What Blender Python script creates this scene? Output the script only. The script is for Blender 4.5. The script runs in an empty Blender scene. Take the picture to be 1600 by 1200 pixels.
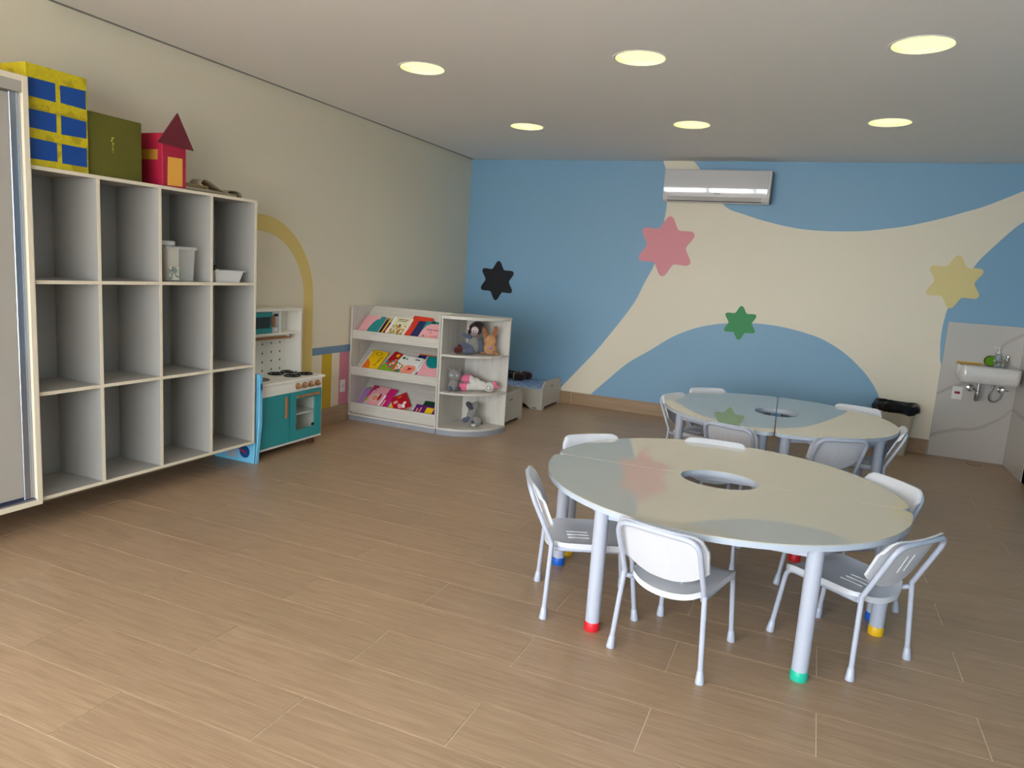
import bpy, bmesh, math, random
from mathutils import Vector, Matrix
random.seed(7)
SC = bpy.context.scene
COL = SC.collection
PI = math.pi
R = math.radians

# ------------------------------------------------------------------ camera
cam_d = bpy.data.cameras.new('camera')
cam = bpy.data.objects.new('camera', cam_d)
COL.objects.link(cam)
cam_d.sensor_fit = 'HORIZONTAL'
cam_d.sensor_width = 36.0
cam_d.lens = 1126.535 / 1600 * 36
cam_d.clip_start = 0.05
YAW, PITCH, ROLL = -0.3897, 0.1586, 0.0689
_f = Vector((math.sin(YAW) * math.cos(PITCH), math.cos(YAW) * math.cos(PITCH), -math.sin(PITCH)))
_r = Vector((math.cos(YAW), -math.sin(YAW), 0))
_u = _r.cross(_f)
_r2 = _r * math.cos(ROLL) + _u * math.sin(ROLL)
_u2 = -_r * math.sin(ROLL) + _u * math.cos(ROLL)
m = Matrix.Identity(4)
for i in range(3):
    m[i][0], m[i][1], m[i][2] = _r2[i], _u2[i], -_f[i]
m.translation = (3.868, -7.742, 1.474)
cam.matrix_world = m
SC.camera = cam

# ------------------------------------------------------------------ world, light, exposure
W = bpy.data.worlds.new('world')
SC.world = W
W.use_nodes = True
bg = W.node_tree.nodes['Background']
bg.inputs[0].default_value = (0.87, 0.945, 1.0, 1)
bg.inputs[1].default_value = 11.0
SC.view_settings.view_transform = 'Standard'
SC.view_settings.look = 'None'
SC.view_settings.gamma = 1.0
SC.view_settings.use_curve_mapping = False
SC.view_settings.exposure = 0.36
SC.cycles.use_denoising = True
SC.cycles.max_bounces = 10
SC.cycles.diffuse_bounces = 6
SC.cycles.transparent_max_bounces = 12
SC.cycles.caustics_reflective = False
SC.cycles.caustics_refractive = False

H = 2.682          # ceiling
RX = 5.629         # right wall
FY = -9.25         # glazed front wall behind the camera
WX1 = 4.35         # right jamb of the unseen glazing, set in to darken cubbies and sink corner
WP = (WX1 - .35) / 4
# daylight enters through the glazed front wall: a portal guides the sky light into the room
pl = bpy.data.lights.new('window_portal', 'AREA')
pl.shape = 'RECTANGLE'
pl.size, pl.size_y = WX1 - .35, 2.35
pl.cycles.is_portal = True
po = bpy.data.objects.new('window_portal', pl)
COL.objects.link(po)
po.location = ((WX1 + .35) / 2, FY + 0.02, 1.2)
po.rotation_euler = (R(90), 0, 0)

# high sun behind the building: lights the ground added outside, whose bounce reaches the ceiling
sl = bpy.data.lights.new('sun', 'SUN'); sl.energy = 42.0; sl.angle = R(1.0); sl.color = (1.0, .98, .95)
so = bpy.data.objects.new('sun', sl); COL.objects.link(so)
so.rotation_euler = (R(-38), 0, R(12))

# ------------------------------------------------------------------ materials
def lin(c):
    return tuple(((v / 255) / 12.92 if v / 255 <= .04045 else ((v / 255 + .055) / 1.055) ** 2.4) for v in c[:3])
MATS = {}
def mat(name, rgb, rough=.5, metal=0, var=.04, scale=8.0, spec=.5, coat=0, bump=0, bscale=60, trans=0, sheen=0, alpha=1):
    if name in MATS: return MATS[name]
    M = bpy.data.materials.new(name); M.use_nodes = True
    nt = M.node_tree; N = nt.nodes; b = N['Principled BSDF']
    c = lin(rgb)
    b.inputs['Roughness'].default_value = rough
    b.inputs['Metallic'].default_value = metal
    b.inputs['Specular IOR Level'].default_value = spec
    b.inputs['Coat Weight'].default_value = coat
    b.inputs['Coat Roughness'].default_value = .02
    b.inputs['Transmission Weight'].default_value = trans
    b.inputs['Sheen Weight'].default_value = sheen
    b.inputs['Alpha'].default_value = alpha
    tc = N.new('ShaderNodeTexCoord')
    nz = N.new('ShaderNodeTexNoise'); nz.inputs['Scale'].default_value = scale; nz.inputs['Detail'].default_value = 3
    nt.links.new(tc.outputs['Object'], nz.inputs['Vector'])
    mx = N.new('ShaderNodeMix'); mx.data_type = 'RGBA'
    mx.inputs[6].default_value = (*[max(0, v * (1 - var)) for v in c], 1)
    mx.inputs[7].default_value = (*[min(1, v * (1 + var)) for v in c], 1)
    nt.links.new(nz.outputs['Fac'], mx.inputs[0])
    nt.links.new(mx.outputs[2], b.inputs['Base Color'])
    if bump:
        n2 = N.new('ShaderNodeTexNoise'); n2.inputs['Scale'].default_value = bscale
        nt.links.new(tc.outputs['Object'], n2.inputs['Vector'])
        bp = N.new('ShaderNodeBump'); bp.inputs['Strength'].default_value = bump; bp.inputs['Distance'].default_value = .01
        nt.links.new(n2.outputs['Fac'], bp.inputs['Height']); nt.links.new(bp.outputs[0], b.inputs['Normal'])
    MATS[name] = M
    return M

def wood_mat(name, c0, c1, stretch, rough, tonevar=.06, fine=.5, axis='X', spec=.5, coat=0):
    """streaky grain along one axis; every object gets its own offset and tone"""
    M = bpy.data.materials.new(name); M.use_nodes = True
    nt = M.node_tree; N = nt.nodes; b = N['Principled BSDF']; L = nt.links.new
    tc = N.new('ShaderNodeTexCoord'); oi = N.new('ShaderNodeObjectInfo')
    mp = N.new('ShaderNodeMapping')
    s = dict(X=(1, stretch, stretch), Y=(stretch, 1, stretch), Z=(stretch, stretch, 1))[axis]
    mp.inputs['Scale'].default_value = s
    mul = N.new('ShaderNodeVectorMath'); mul.operation = 'MULTIPLY'; mul.inputs[1].default_value = (13.7, 27.1, 9.3)
    cmb = N.new('ShaderNodeCombineXYZ')
    for k in range(3): L(oi.outputs['Random'], cmb.inputs[k])
    L(cmb.outputs[0], mul.inputs[0])
    add = N.new('ShaderNodeVectorMath'); add.operation = 'ADD'
    L(tc.outputs['Object'], mp.inputs['Vector']); L(mp.outputs[0], add.inputs[0]); L(mul.outputs[0], add.inputs[1])
    n1 = N.new('ShaderNodeTexNoise'); n1.inputs['Scale'].default_value = 1.6; n1.inputs['Detail'].default_value = 7; n1.inputs['Roughness'].default_value = .65; n1.inputs['Distortion'].default_value = .6
    L(add.outputs[0], n1.inputs['Vector'])
    n2 = N.new('ShaderNodeTexNoise'); n2.inputs['Scale'].default_value = 7; n2.inputs['Detail'].default_value = 5
    L(add.outputs[0], n2.inputs['Vector'])
    ad = N.new('ShaderNodeMix'); ad.data_type = 'FLOAT'; ad.inputs[0].default_value = fine * .6
    L(n1.outputs['Fac'], ad.inputs[2]); L(n2.outputs['Fac'], ad.inputs[3])
    cr = N.new('ShaderNodeValToRGB')
    cr.color_ramp.elements[0].position = .33; cr.color_ramp.elements[0].color = (*lin(c0), 1)
    cr.color_ramp.elements[1].position = .66; cr.color_ramp.elements[1].color = (*lin(c1), 1)
    L(ad.outputs[0], cr.inputs[0])
    hs = N.new('ShaderNodeHueSaturation')
    mr = N.new('ShaderNodeMapRange'); mr.inputs[3].default_value = 1 - tonevar; mr.inputs[4].default_value = 1 + tonevar
    L(oi.outputs['Random'], mr.inputs[0]); L(mr.outputs[0], hs.inputs['Value']); L(cr.outputs[0], hs.inputs['Color'])
    L(hs.outputs[0], b.inputs['Base Color'])
    b.inputs['Roughness'].default_value = rough
    b.inputs['Specular IOR Level'].default_value = spec
    b.inputs['Coat Weight'].default_value = coat
    bp = N.new('ShaderNodeBump'); bp.inputs['Strength'].default_value = .08; bp.inputs['Distance'].default_value = .004
    L(ad.outputs[0], bp.inputs['Height']); L(bp.outputs[0], b.inputs['Normal'])
    MATS[name] = M
    return M

def marble_mat():
    M = bpy.data.materials.new('marble'); M.use_nodes = True
    nt = M.node_tree; N = nt.nodes; b = N['Principled BSDF']; L = nt.links.new
    tc = N.new('ShaderNodeTexCoord')
    n = N.new('ShaderNodeTexNoise'); n.inputs['Scale'].default_value = 1.7; n.inputs['Detail'].default_value = 6
    L(tc.outputs['Object'], n.inputs['Vector'])
    mp = N.new('ShaderNodeMapping'); mp.inputs['Rotation'].default_value = (0, R(-52), 0)
    L(tc.outputs['Object'], mp.inputs['Vector'])
    wv = N.new('ShaderNodeTexWave'); wv.inputs['Scale'].default_value = .6; wv.inputs['Distortion'].default_value = 5; wv.inputs['Detail'].default_value = 3; wv.inputs['Detail Scale'].default_value = 1.2
    wv.inputs['Phase Offset'].default_value = 1.4
    L(mp.outputs[0], wv.inputs['Vector'])
    cr = N.new('ShaderNodeValToRGB')
    e = cr.color_ramp.elements
    e[0].position = 0; e[0].color = (*lin((160, 151, 142)), 1)
    e[1].position = .018; e[1].color = (*lin((198, 194, 188)), 1)
    L(wv.outputs['Fac'], cr.inputs[0])
    mx = N.new('ShaderNodeMix'); mx.data_type = 'RGBA'; mx.inputs[6].default_value = (*lin((196, 190, 184)), 1)
    L(n.outputs['Fac'], mx.inputs[0]); L(cr.outputs[0], mx.inputs[7]); L(mx.outputs[2], b.inputs['Base Color'])
    b.inputs['Roughness'].default_value = .25
    MATS['marble'] = M
    return M

def emit_mat(name, col, strength):
    M = bpy.data.materials.new(name); M.use_nodes = True
    nt = M.node_tree; N = nt.nodes
    N.remove(N['Principled BSDF'])
    e = N.new('ShaderNodeEmission'); e.inputs[0].default_value = (*col, 1); e.inputs[1].default_value = strength
    nt.links.new(e.outputs[0], N['Material Output'].inputs[0]); MATS[name] = M
    return M

def pane_mat(name, tint=(1, 1, 1), mixf=.08, rough=.02):
    """thin clear sheet: mostly transparent with a weak gloss"""
    M = bpy.data.materials.new(name); M.use_nodes = True
    nt = M.node_tree; N = nt.nodes; N.remove(N['Principled BSDF'])
    t = N.new('ShaderNodeBsdfTransparent'); t.inputs[0].default_value = (*tint, 1)
    g = N.new('ShaderNodeBsdfGlossy'); g.inputs['Roughness'].default_value = rough
    x = N.new('ShaderNodeMixShader'); x.inputs[0].default_value = mixf
    L = nt.links.new
    L(t.outputs[0], x.inputs[1]); L(g.outputs[0], x.inputs[2]); L(x.outputs[0], N['Material Output'].inputs[0]); MATS[name] = M
    return M

def print_mat(name, cols, scale, rough=.5, kind='voronoi'):
    """blotchy multi-colour print (cover art, patterned cloth)"""
    M = bpy.data.materials.new(name); M.use_nodes = True
    nt = M.node_tree; N = nt.nodes; b = N['Principled BSDF']; L = nt.links.new
    tc = N.new('ShaderNodeTexCoord')
    if kind == 'voronoi':
        v = N.new('ShaderNodeTexVoronoi'); v.inputs['Scale'].default_value = scale
        L(tc.outputs['Object'], v.inputs['Vector']); sep = N.new('ShaderNodeSeparateColor'); L(v.outputs['Color'], sep.inputs[0]); src = sep.outputs[0]
    else:
        v = N.new('ShaderNodeTexNoise'); v.inputs['Scale'].default_value = scale; v.inputs['Detail'].default_value = 2
        L(tc.outputs['Object'], v.inputs['Vector']); src = v.outputs['Fac']
    cr = N.new('ShaderNodeValToRGB'); cr.color_ramp.interpolation = 'CONSTANT'
    e = cr.color_ramp.elements
    n = len(cols)
    lo, hi = (0, 1) if kind == 'voronoi' else (.36, .64)
    while len(e) < n: e.new(1)
    for i, c in enumerate(cols):
        e[i].position = 0 if i == 0 else lo + (hi - lo) * i / n; e[i].color = (*lin(c), 1)
    L(src, cr.inputs[0]); L(cr.outputs[0], b.inputs['Base Color'])
    b.inputs['Roughness'].default_value = rough
    MATS[name] = M
    return M

CREAM = mat('cream_paint', (238, 228, 207), .55, var=.015, scale=1.2)
LCREAM = mat('left_wall_paint', (230, 219, 195), .55, var=.015, scale=1.2)
BLUE = mat('blue_paint', (132, 174, 204), .5, var=.02, scale=1.5)
CEIL = mat('ceiling_paint', (238, 234, 231), .7, var=.015, scale=1)
WHITEP = mat('white_plastic', (232, 231, 228), .35, var=.01)
CHAIRW = mat('chair_plastic', (216, 218, 225), .38, var=.01)
TUBE = mat('pale_grey_steel', (186, 192, 208), .32, var=.02, coat=.2)
TTOP = mat('table_laminate', (204, 200, 185), .012, var=.01, spec=1.0, coat=.55)
TEDGE = mat('table_edge_band', (192, 202, 216), .35, var=.02)
LAM = mat('white_laminate', (172, 166, 156), .42, var=.02)
LAMG = mat('grey_laminate', (166, 163, 157), .45, var=.02)
LAME = mat('laminate_edge', (228, 216, 192), .45, var=.02)
ALU = mat('aluminium', (178, 184, 196), .25, metal=.85, var=.03)
DARK = mat('dark_gap', (30, 30, 40), .6)
CHROME = mat('chrome', (215, 215, 218), .09, metal=1, var=.02)
CERAM = mat('ceramic', (222, 218, 214), .12, var=.01, coat=.4)
BLACKR = mat('black_plastic', (18, 18, 20), .4)
TILE = wood_mat('wood_look_tile', (152, 124, 97), (180, 153, 124), 26, .36, tonevar=.03, fine=.9, axis='X', spec=.45)
SKIRT = wood_mat('wood_look_skirting', (152, 122, 92), (178, 148, 114), 15, .42, tonevar=.04, axis='X')
SKIRTY = wood_mat('wood_look_skirting_side', (152, 122, 92), (178, 148, 114), 15, .42, tonevar=.04, axis='Y')
GROUT = mat('grout', (232, 220, 198), .8)
OAK = wood_mat('whitewashed_oak', (190, 184, 175), (214, 209, 200), 12, .45, tonevar=.02, axis='Z')
OAKX = wood_mat('whitewashed_oak_flat', (192, 186, 177), (214, 209, 200), 12, .45, tonevar=.02, axis='X')
BEECH = wood_mat('brown_wood', (136, 92, 56), (172, 124, 80), 14, .45, tonevar=.04, axis='Z')
MARBLE = marble_mat()
LAMP = emit_mat('lamp_glow', (1.0, .95, .30), 1.7)
GLASS = pane_mat('window_glass')

# ------------------------------------------------------------------ mesh helpers
def obj(name, bm, M, parent=None, smooth=False, loc=None, rot=None, flip=False):
    if not isinstance(bm, bpy.types.Mesh):
        bmesh.ops.remove_doubles(bm, verts=bm.verts, dist=1e-6)
        bmesh.ops.recalc_face_normals(bm, faces=bm.faces)
        me = bpy.data.meshes.new(name); bm.to_mesh(me); bm.free()
    else:
        me = bm
    if smooth:
        me.shade_smooth()
        if smooth != 'all':
            me.set_sharp_from_angle(angle=R(smooth if smooth is not True else 38))
    if M is not None and not me.materials: me.materials.append(M)
    o = bpy.data.objects.new(name, me); COL.objects.link(o)
    if loc is not None: o.location = loc
    if rot is not None: o.rotation_euler = rot
    if parent is not None: o.parent = parent
    return o

def thing(name, label, cat, loc=(0, 0, 0), rz=0, group=None):
    o = bpy.data.objects.new(name, None); COL.objects.link(o)
    o.empty_display_size = .05
    o.location = loc; o.rotation_euler = (0, 0, rz)
    return tag(o, label, cat, group)
def tag(o, label, cat, group=None):
    o['label'] = label; o['category'] = cat
    if group: o['group'] = group
    return o
def struct(o, label):
    o['kind'] = 'structure'; o['label'] = label; o['category'] = o.name.split('_')[0]
    return o
def part_label(o, label):
    o['label'] = label; return o

def box(bm, x0, x1, y0, y1, z0, z1, bev=0, M=None, seg=2):
    vs = [bm.verts.new(p) for p in ((x0, y0, z0), (x1, y0, z0), (x1, y1, z0), (x0, y1, z0), (x0, y0, z1), (x1, y0, z1), (x1, y1, z1), (x0, y1, z1))]
    fs = [bm.faces.new([vs[i] for i in q]) for q in ((3, 2, 1, 0), (4, 5, 6, 7), (0, 1, 5, 4), (1, 2, 6, 5), (2, 3, 7, 6), (3, 0, 4, 7))]
    es = list({e for f in fs for e in f.edges})
    if bev:
        r = bmesh.ops.bevel(bm, geom=es, offset=bev, segments=seg, affect='EDGES', profile=.5)
        vs = list({v for f in r['faces'] for v in f.verts})
    if M is not None:
        bmesh.ops.transform(bm, matrix=M, verts=list(set(vs)))
    return bm
def B(*a, **k):
    return box(bmesh.new(), *a, **k)

def prism(bm, poly, d0, d1, axis='Z', bev=0, M=None):
    """poly: list of 2-D points; extruded along axis from d0 to d1. axis X: (y,z); Y: (x,z); Z: (x,y)"""
    def P(p, d): return {'X': (d, p[0], p[1]), 'Y': (p[0], d, p[1]), 'Z': (p[0], p[1], d)}[axis]
    a = [bm.verts.new(P(p, d0)) for p in poly]; b = [bm.verts.new(P(p, d1)) for p in poly]
    n = len(poly)
    f0 = bm.faces.new(a); f1 = bm.faces.new(list(reversed(b)))
    for i in range(n): bm.faces.new((a[i], b[i], b[(i + 1) % n], a[(i + 1) % n]))
    if bev:
        es = [e for e in set(f0.edges) | set(f1.edges)]
        bmesh.ops.bevel(bm, geom=es, offset=bev, segments=2, affect='EDGES')
    if M is not None: bmesh.ops.transform(bm, matrix=M, verts=[v for v in a + b if v.is_valid])
    return bm
def PR(*a, **k):
    return prism(bmesh.new(), *a, **k)

def fillet(pts, r, n=5):
    pts = [Vector(p) for p in pts]; out = [pts[0]]
    for i in range(1, len(pts) - 1):
        a, b, c = pts[i - 1], pts[i], pts[i + 1]
        u, v = (a - b), (c - b)
        rr = min(r, u.length * .49, v.length * .49)
        p, q = b + u.normalized() * rr, b + v.normalized() * rr
        for k in range(n + 1):
            t = k / n
            out.append(p * (1 - t) ** 2 + b * 2 * t * (1 - t) + q * t * t)
    out.append(pts[-1])
    return out

def tube(bm, pts, r, n=10, closed=False, caps=True):
    pts = [Vector(p) for p in pts]; k = len(pts)
    rad = r if isinstance(r, (list, tuple)) else [r] * k
    tang = []
    for i in range(k):
        if closed: t = pts[(i + 1) % k] - pts[i - 1]
        else: t = pts[min(i + 1, k - 1)] - pts[max(i - 1, 0)]
        tang.append(t.normalized())
    up = Vector((0, 0, 1)) if abs(tang[0].z) < .9 else Vector((1, 0, 0))
    nrm = (up - tang[0] * up.dot(tang[0])).normalized()
    rings = []
    for i in range(k):
        nrm = (nrm - tang[i] * nrm.dot(tang[i])).normalized()
        bi = tang[i].cross(nrm)
        rings.append([bm.verts.new(pts[i] + (nrm * math.cos(2 * PI * j / n) + bi * math.sin(2 * PI * j / n)) * rad[i]) for j in range(n)])
    for i in range(k if closed else k - 1):
        a, b = rings[i], rings[(i + 1) % k]
        for j in range(n): bm.faces.new((a[j], a[(j + 1) % n], b[(j + 1) % n], b[j]))
    if caps and not closed:
        bm.faces.new(rings[0]); bm.faces.new(rings[-1])
    return bm
def T(*a, **k):
    return tube(bmesh.new(), *a, **k)

def lathe(bm, prof, n=24, c=(0, 0, 0), M=None):
    rings = []; vs = []
    for r, z in prof:
        if r < 1e-6: rings.append([bm.verts.new((c[0], c[1], c[2] + z))])
        else: rings.append([bm.verts.new((c[0] + r * math.cos(2 * PI * j / n), c[1] + r * math.sin(2 * PI * j / n), c[2] + z)) for j in range(n)])
        vs += rings[-1]
    for a, b in zip(rings, rings[1:]):
        for j in range(n):
            q = [a[j % len(a)], a[(j + 1) % len(a)], b[(j + 1) % len(b)], b[j % len(b)]]
            q2 = []
            for v in q:
                if v not in q2: q2.append(v)
            if len(q2) > 2: bm.faces.new(q2)
    for g in (rings[0], rings[-1]):
        if len(g) > 2: bm.faces.new(g)
    if M is not None: bmesh.ops.transform(bm, matrix=M, verts=vs)
    return bm
def LA(*a, **k):
    return lathe(bmesh.new(), *a, **k)

def ball(bm, c, r, n=16, rot=None):
    r = r if isinstance(r, (tuple, list)) else (r, r, r)
    M = Matrix.Translation(c) @ (rot.to_matrix().to_4x4() if rot is not None else Matrix.Identity(4)) @ Matrix.Diagonal((*r, 1))
    bmesh.ops.create_uvsphere(bm, u_segments=n, v_segments=max(6, n * 2 // 3), radius=1, matrix=M)
    return bm
def BA(*a, **k):
    return ball(bmesh.new(), *a, **k)

def blob(name, balls, M, parent, voxel=.005):
    """several soft balls fused into one continuous stuffed skin"""
    bm = bmesh.new()
    for b in balls: ball(bm, b[0], b[1], 14, b[2] if len(b) > 2 else None)
    o = obj(name, bm, M, parent, smooth='all')
    r = o.modifiers.new('fuse', 'REMESH'); r.mode = 'VOXEL'; r.voxel_size = voxel; r.use_smooth_shade = True
    s = o.modifiers.new('soften', 'SMOOTH'); s.factor = .5; s.iterations = 6
    return o
def limb(a, b, ra, rb, n=5):
    a, b = Vector(a), Vector(b)
    return [(a.lerp(b, i / (n - 1)), ra + (rb - ra) * i / (n - 1)) for i in range(n)]

def text(name, s, size, M, parent, mw, depth=.0004):
    cu = bpy.data.curves.new(name, 'FONT'); cu.body = s; cu.size = size; cu.extrude = depth
    cu.align_x = 'CENTER'; cu.align_y = 'CENTER'; cu.resolution_u = 2
    t = bpy.data.objects.new(name, cu); COL.objects.link(t)
    dg = bpy.context.evaluated_depsgraph_get()
    me = bpy.data.meshes.new_from_object(t.evaluated_get(dg))
    bpy.data.objects.remove(t)
    me.transform(mw); me.materials.clear()
    return obj(name, me, M, parent)

def smooth_curve(pts, n=6, closed=False):
    """Catmull-Rom through 2-D points"""
    P = [Vector((*p, 0)) for p in pts]; out = []
    k = len(P)
    for i in range(k if closed else k - 1):
        if closed: a, b, c, d = P[i - 1], P[i], P[(i + 1) % k], P[(i + 2) % k]
        else: a, b, c, d = P[max(i - 1, 0)], P[i], P[i + 1], P[min(i + 2, k - 1)]
        for j in range(n):
            t = j / n
            q = .5 * ((2 * b) + (c - a) * t + (2 * a - 5 * b + 4 * c - d) * t * t + (3 * b - a - 3 * c + d) * t ** 3)
            out.append((q.x, q.y))
    if not closed: out.append((P[-1].x, P[-1].y))
    return out

def copy_tree(o, parent=None):
    c = o.copy(); COL.objects.link(c); c.parent = parent
    for ch in list(o.children): copy_tree(ch, c)
    return c

# ================================================================== SETTING
# ---- floor: wood-look porcelain tiles, each a piece of its own, over a grout bed
fl = struct(obj('floor', B(0, RX, FY, 0, -.08, -.0025), GROUT), 'floor of brown wood-look porcelain planks with pale grout lines')
TW, TL, G = .26, 1.0678, .0032
X0, Y0 = 2.4415, -6.1759
full = None
for r in range(-13, 26):
    y0, y1 = Y0 + r * TW, Y0 + (r + 1) * TW
    y0, y1 = max(y0, FY), min(y1, 0)
    if y1 - y0 < .01: continue
    off = X0 + r * TL / 2
    k0 = math.floor((0 - off) / TL)
    k = k0
    while off + k * TL < RX:
        a, b = max(off + k * TL, 0), min(off + (k + 1) * TL, RX)
        k += 1
        if b - a < .02: continue
        cx, cy = (a + b) / 2, (y0 + y1) / 2
        hx, hy = (b - a - G) / 2, (y1 - y0 - G) / 2
        std = abs(b - a - TL) < 1e-4 and abs(y1 - y0 - TW) < 1e-4
        if std and full: me = full
        else:
            bm = B(-hx, hx, -hy, hy, -.009, 0)
            top = [e for e in bm.edges if all(v.co.z > -.001 for v in e.verts)]
            bmesh.ops.bevel(bm, geom=top, offset=.0008, segments=1, affect='EDGES')
            me = bpy.data.meshes.new('floor_tile'); bmesh.ops.recalc_face_normals(bm, faces=bm.faces); bm.to_mesh(me); bm.free()
            if std: full = me
        obj('floor_tile', me, TILE, fl, loc=(cx, cy, 0))

# ---- walls
WT = .12
wb = struct(obj('wall_back', B(-WT, RX + WT, 0, WT, -.08, H + .14), BLUE), 'blue painted back wall with a large cream mural shape and stars')
wl = struct(obj('wall_left', B(-WT, 0, FY - WT, 0, -.08, H + .14), LCREAM), 'cream painted left wall behind the shelves')
wr = struct(obj('wall_right', B(RX, RX + WT, FY - WT, 0, -.08, H + .14), BLUE), 'blue painted right wall beside the sink corner')
# front wall: glazed opening behind the camera
fr = bmesh.new()
box(fr, 0, .35, FY - WT, FY, -.08, H + .14); box(fr, WX1, RX, FY - WT, FY, -.08, H + .14); box(fr, .35, WX1, FY - WT, FY, 2.4, H + .14)
wf = struct(obj('wall_front', fr, LCREAM), 'cream front wall around the wide glazed opening')
wn = struct(obj('window_1', B(.35, WX1, FY - .09, FY - .03, -.0, .04), ALU), 'wide sliding glass doors in pale aluminium frames')
wnf = bmesh.new()
box(wnf, .35, WX1, FY - .09, FY - .03, 2.35, 2.4)
obj('head_frame', wnf, ALU, wn)
for i in range(5):
    x = .35 + i * WP
    obj('stile', B(max(.35, x - .03), min(WX1, x + .03), FY - .08, FY - .04, .04, 2.35), ALU, wn)
for i in range(4):
    obj('pane', B(.38 + i * WP, .32 + (i + 1) * WP, FY - .063, FY - .057, .04, 2.35), GLASS, wn)
struct(obj('terrace', B(-6, 12, FY - 9, FY - WT, -.12, -.02), mat('terrace_concrete', (190, 186, 178), .8)), 'unseen pale ground added outside the glass doors to bounce daylight in')  # out of view, added so daylight bounces up to the ceiling

# ---- ceiling with round openings for the lamps and a shadow gap along the left wall
LPOS = [(x, y) for y in (-3.556, -1.77) for x in (1.388, 2.788, 4.185)]
cu = bpy.data.curves.new('ceiling', 'CURVE'); cu.dimensions = '2D'; cu.fill_mode = 'BOTH'; cu.extrude = .03
def spl(pts):
    s = cu.splines.new('POLY'); s.points.add(len(pts) - 1); s.use_cyclic_u = True
    for p, q in zip(s.points, pts): p.co = (q[0], q[1], 0, 1)
spl([(.035, FY), (RX, FY), (RX, -.012), (.035, -.012)])
LR = .145
for x, y in LPOS: spl([(x + LR * math.cos(t * PI / 24), y + LR * math.sin(t * PI / 24)) for t in range(48)])
tmp = bpy.data.objects.new('tmp', cu); COL.objects.link(tmp)
me = bpy.data.meshes.new_from_object(tmp.evaluated_get(bpy.context.evaluated_depsgraph_get()))
bpy.data.objects.remove(tmp)
me.name = 'ceiling'; me.materials.clear()
ce = struct(obj('ceiling', me, CEIL, loc=(0, 0, H + .03)), 'smooth pale grey plaster ceiling with recessed round lamps')
obj('ceiling_slab', B(-WT, RX + WT, FY - WT, WT, H + .14, H + .24), CEIL, ce, loc=(0, 0, -H - .03))
GAP = mat('gap_shade_grey', (140, 135, 127), .7)  # grey channel strips, their dark tone stands in for shade in the gap
obj('gap_shade_strip', B(.0, .003, FY, -.003, H + .001, H + .08), GAP, ce, loc=(0, 0, -H - .03))
obj('gap_shade_strip', B(.0, RX, -.003, 0, H + .001, H + .08), GAP, ce, loc=(0, 0, -H - .03))

# ---- recessed lamps
names = {(-3.556, 0): 'left lamp of the nearer lamp row, closest to the left wall', (-3.556, 1): 'middle lamp of the nearer lamp row',
         (-3.556, 2): 'right lamp of the nearer row, largest glowing disc in view', (-1.77, 0): 'left lamp of the far row, nearest the corner of the room',
         (-1.77, 1): 'middle lamp of the far row, before the air conditioner', (-1.77, 2): 'right lamp of the far row, towards the sink'}
for i, (x, y) in enumerate(LPOS):
    lb = names.get((y, i % 3))
    if lb: t = thing('ceiling_lamp', 'round recessed ceiling lamp, ' + lb, 'lamp', (x, y, H), group='recessed round ceiling lamps')
    else: t = thing('ceiling_lamp', 'round recessed ceiling lamp in the row above the camera', 'lamp', (x, y, H), group='recessed round ceiling lamps above the camera')
    obj('trim_ring', LA([(LR - .005, .026), (LR - .005, -.002), (LR + .008, -.004), (LR + .011, -.0002), (LR - .0005, -.0002), (LR - .0005, .026)], 48), WHITEP, t, smooth=True)
    obj('diffuser', LA([(0, .020), (LR - .0055, .020), (LR - .0055, .026), (0, .026)], 48), LAMP, t)
    sp_l = bpy.data.lights.new('lamp_light', 'SPOT'); sp_l.energy = 8; sp_l.color = (1.0, .95, .84); sp_l.spot_size = R(160); sp_l.spot_blend = 1; sp_l.shadow_soft_size = .02
    lo = bpy.data.objects.new('lamp_light', sp_l); COL.objects.link(lo); lo.parent = t; lo.location = (0, 0, -.004)
    obj('lamp_can', LA([(LR - .004, .027), (LR - .004, .07), (0, .07)], 32), WHITEP, t, smooth=True)

# ---- skirting tiles
def skirting(name, label, x0, x1, y0, y1, along, hgt=.138, start=0):
    base = struct(obj(name, B(x0, x1, y0, y1, 0, hgt - .004), GROUT), label)
    a, b = (x0, x1) if along == 'x' else (y0, y1)
    p = a - start
    while p < b:
        s, e = max(p, a), min(p + TL, b)
        p += TL
        if e - s < .02: continue
        if along == 'x': bm = B(s - (s + e) / 2 + .0015, (e - s) / 2 - .0015, (y0 - y1) / 2 - .002, (y1 - y0) / 2, 0, hgt, bev=.001, seg=1); loc = ((s + e) / 2, (y0 + y1) / 2, 0)
        else: bm = B(-(x1 - x0) / 2, (x1 - x0) / 2 + .002 * (1 if x0 < 2 else -1), s - (s + e) / 2 + .0015, (e - s) / 2 - .0015, 0, hgt, bev=.001, seg=1); loc = ((x0 + x1) / 2, (s + e) / 2, 0)
        if along == 'x': pass
        obj('skirting_tile', bm, SKIRT if along == 'x' else SKIRTY, base, loc=loc)
    return base
skirting('baseboard_back', 'brown wood-look skirting along the blue wall', 0.012, 4.998, -.010, 0, 'x', start=.72)
skirting('baseboard_left', 'brown wood-look skirting along the cream left wall', 0, .010, FY, -.012, 'y', .15, start=.61)
skirting('baseboard_right', 'brown wood-look skirting along the right wall', RX - .010, RX, FY, -.672, 'y', start=.3)

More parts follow.
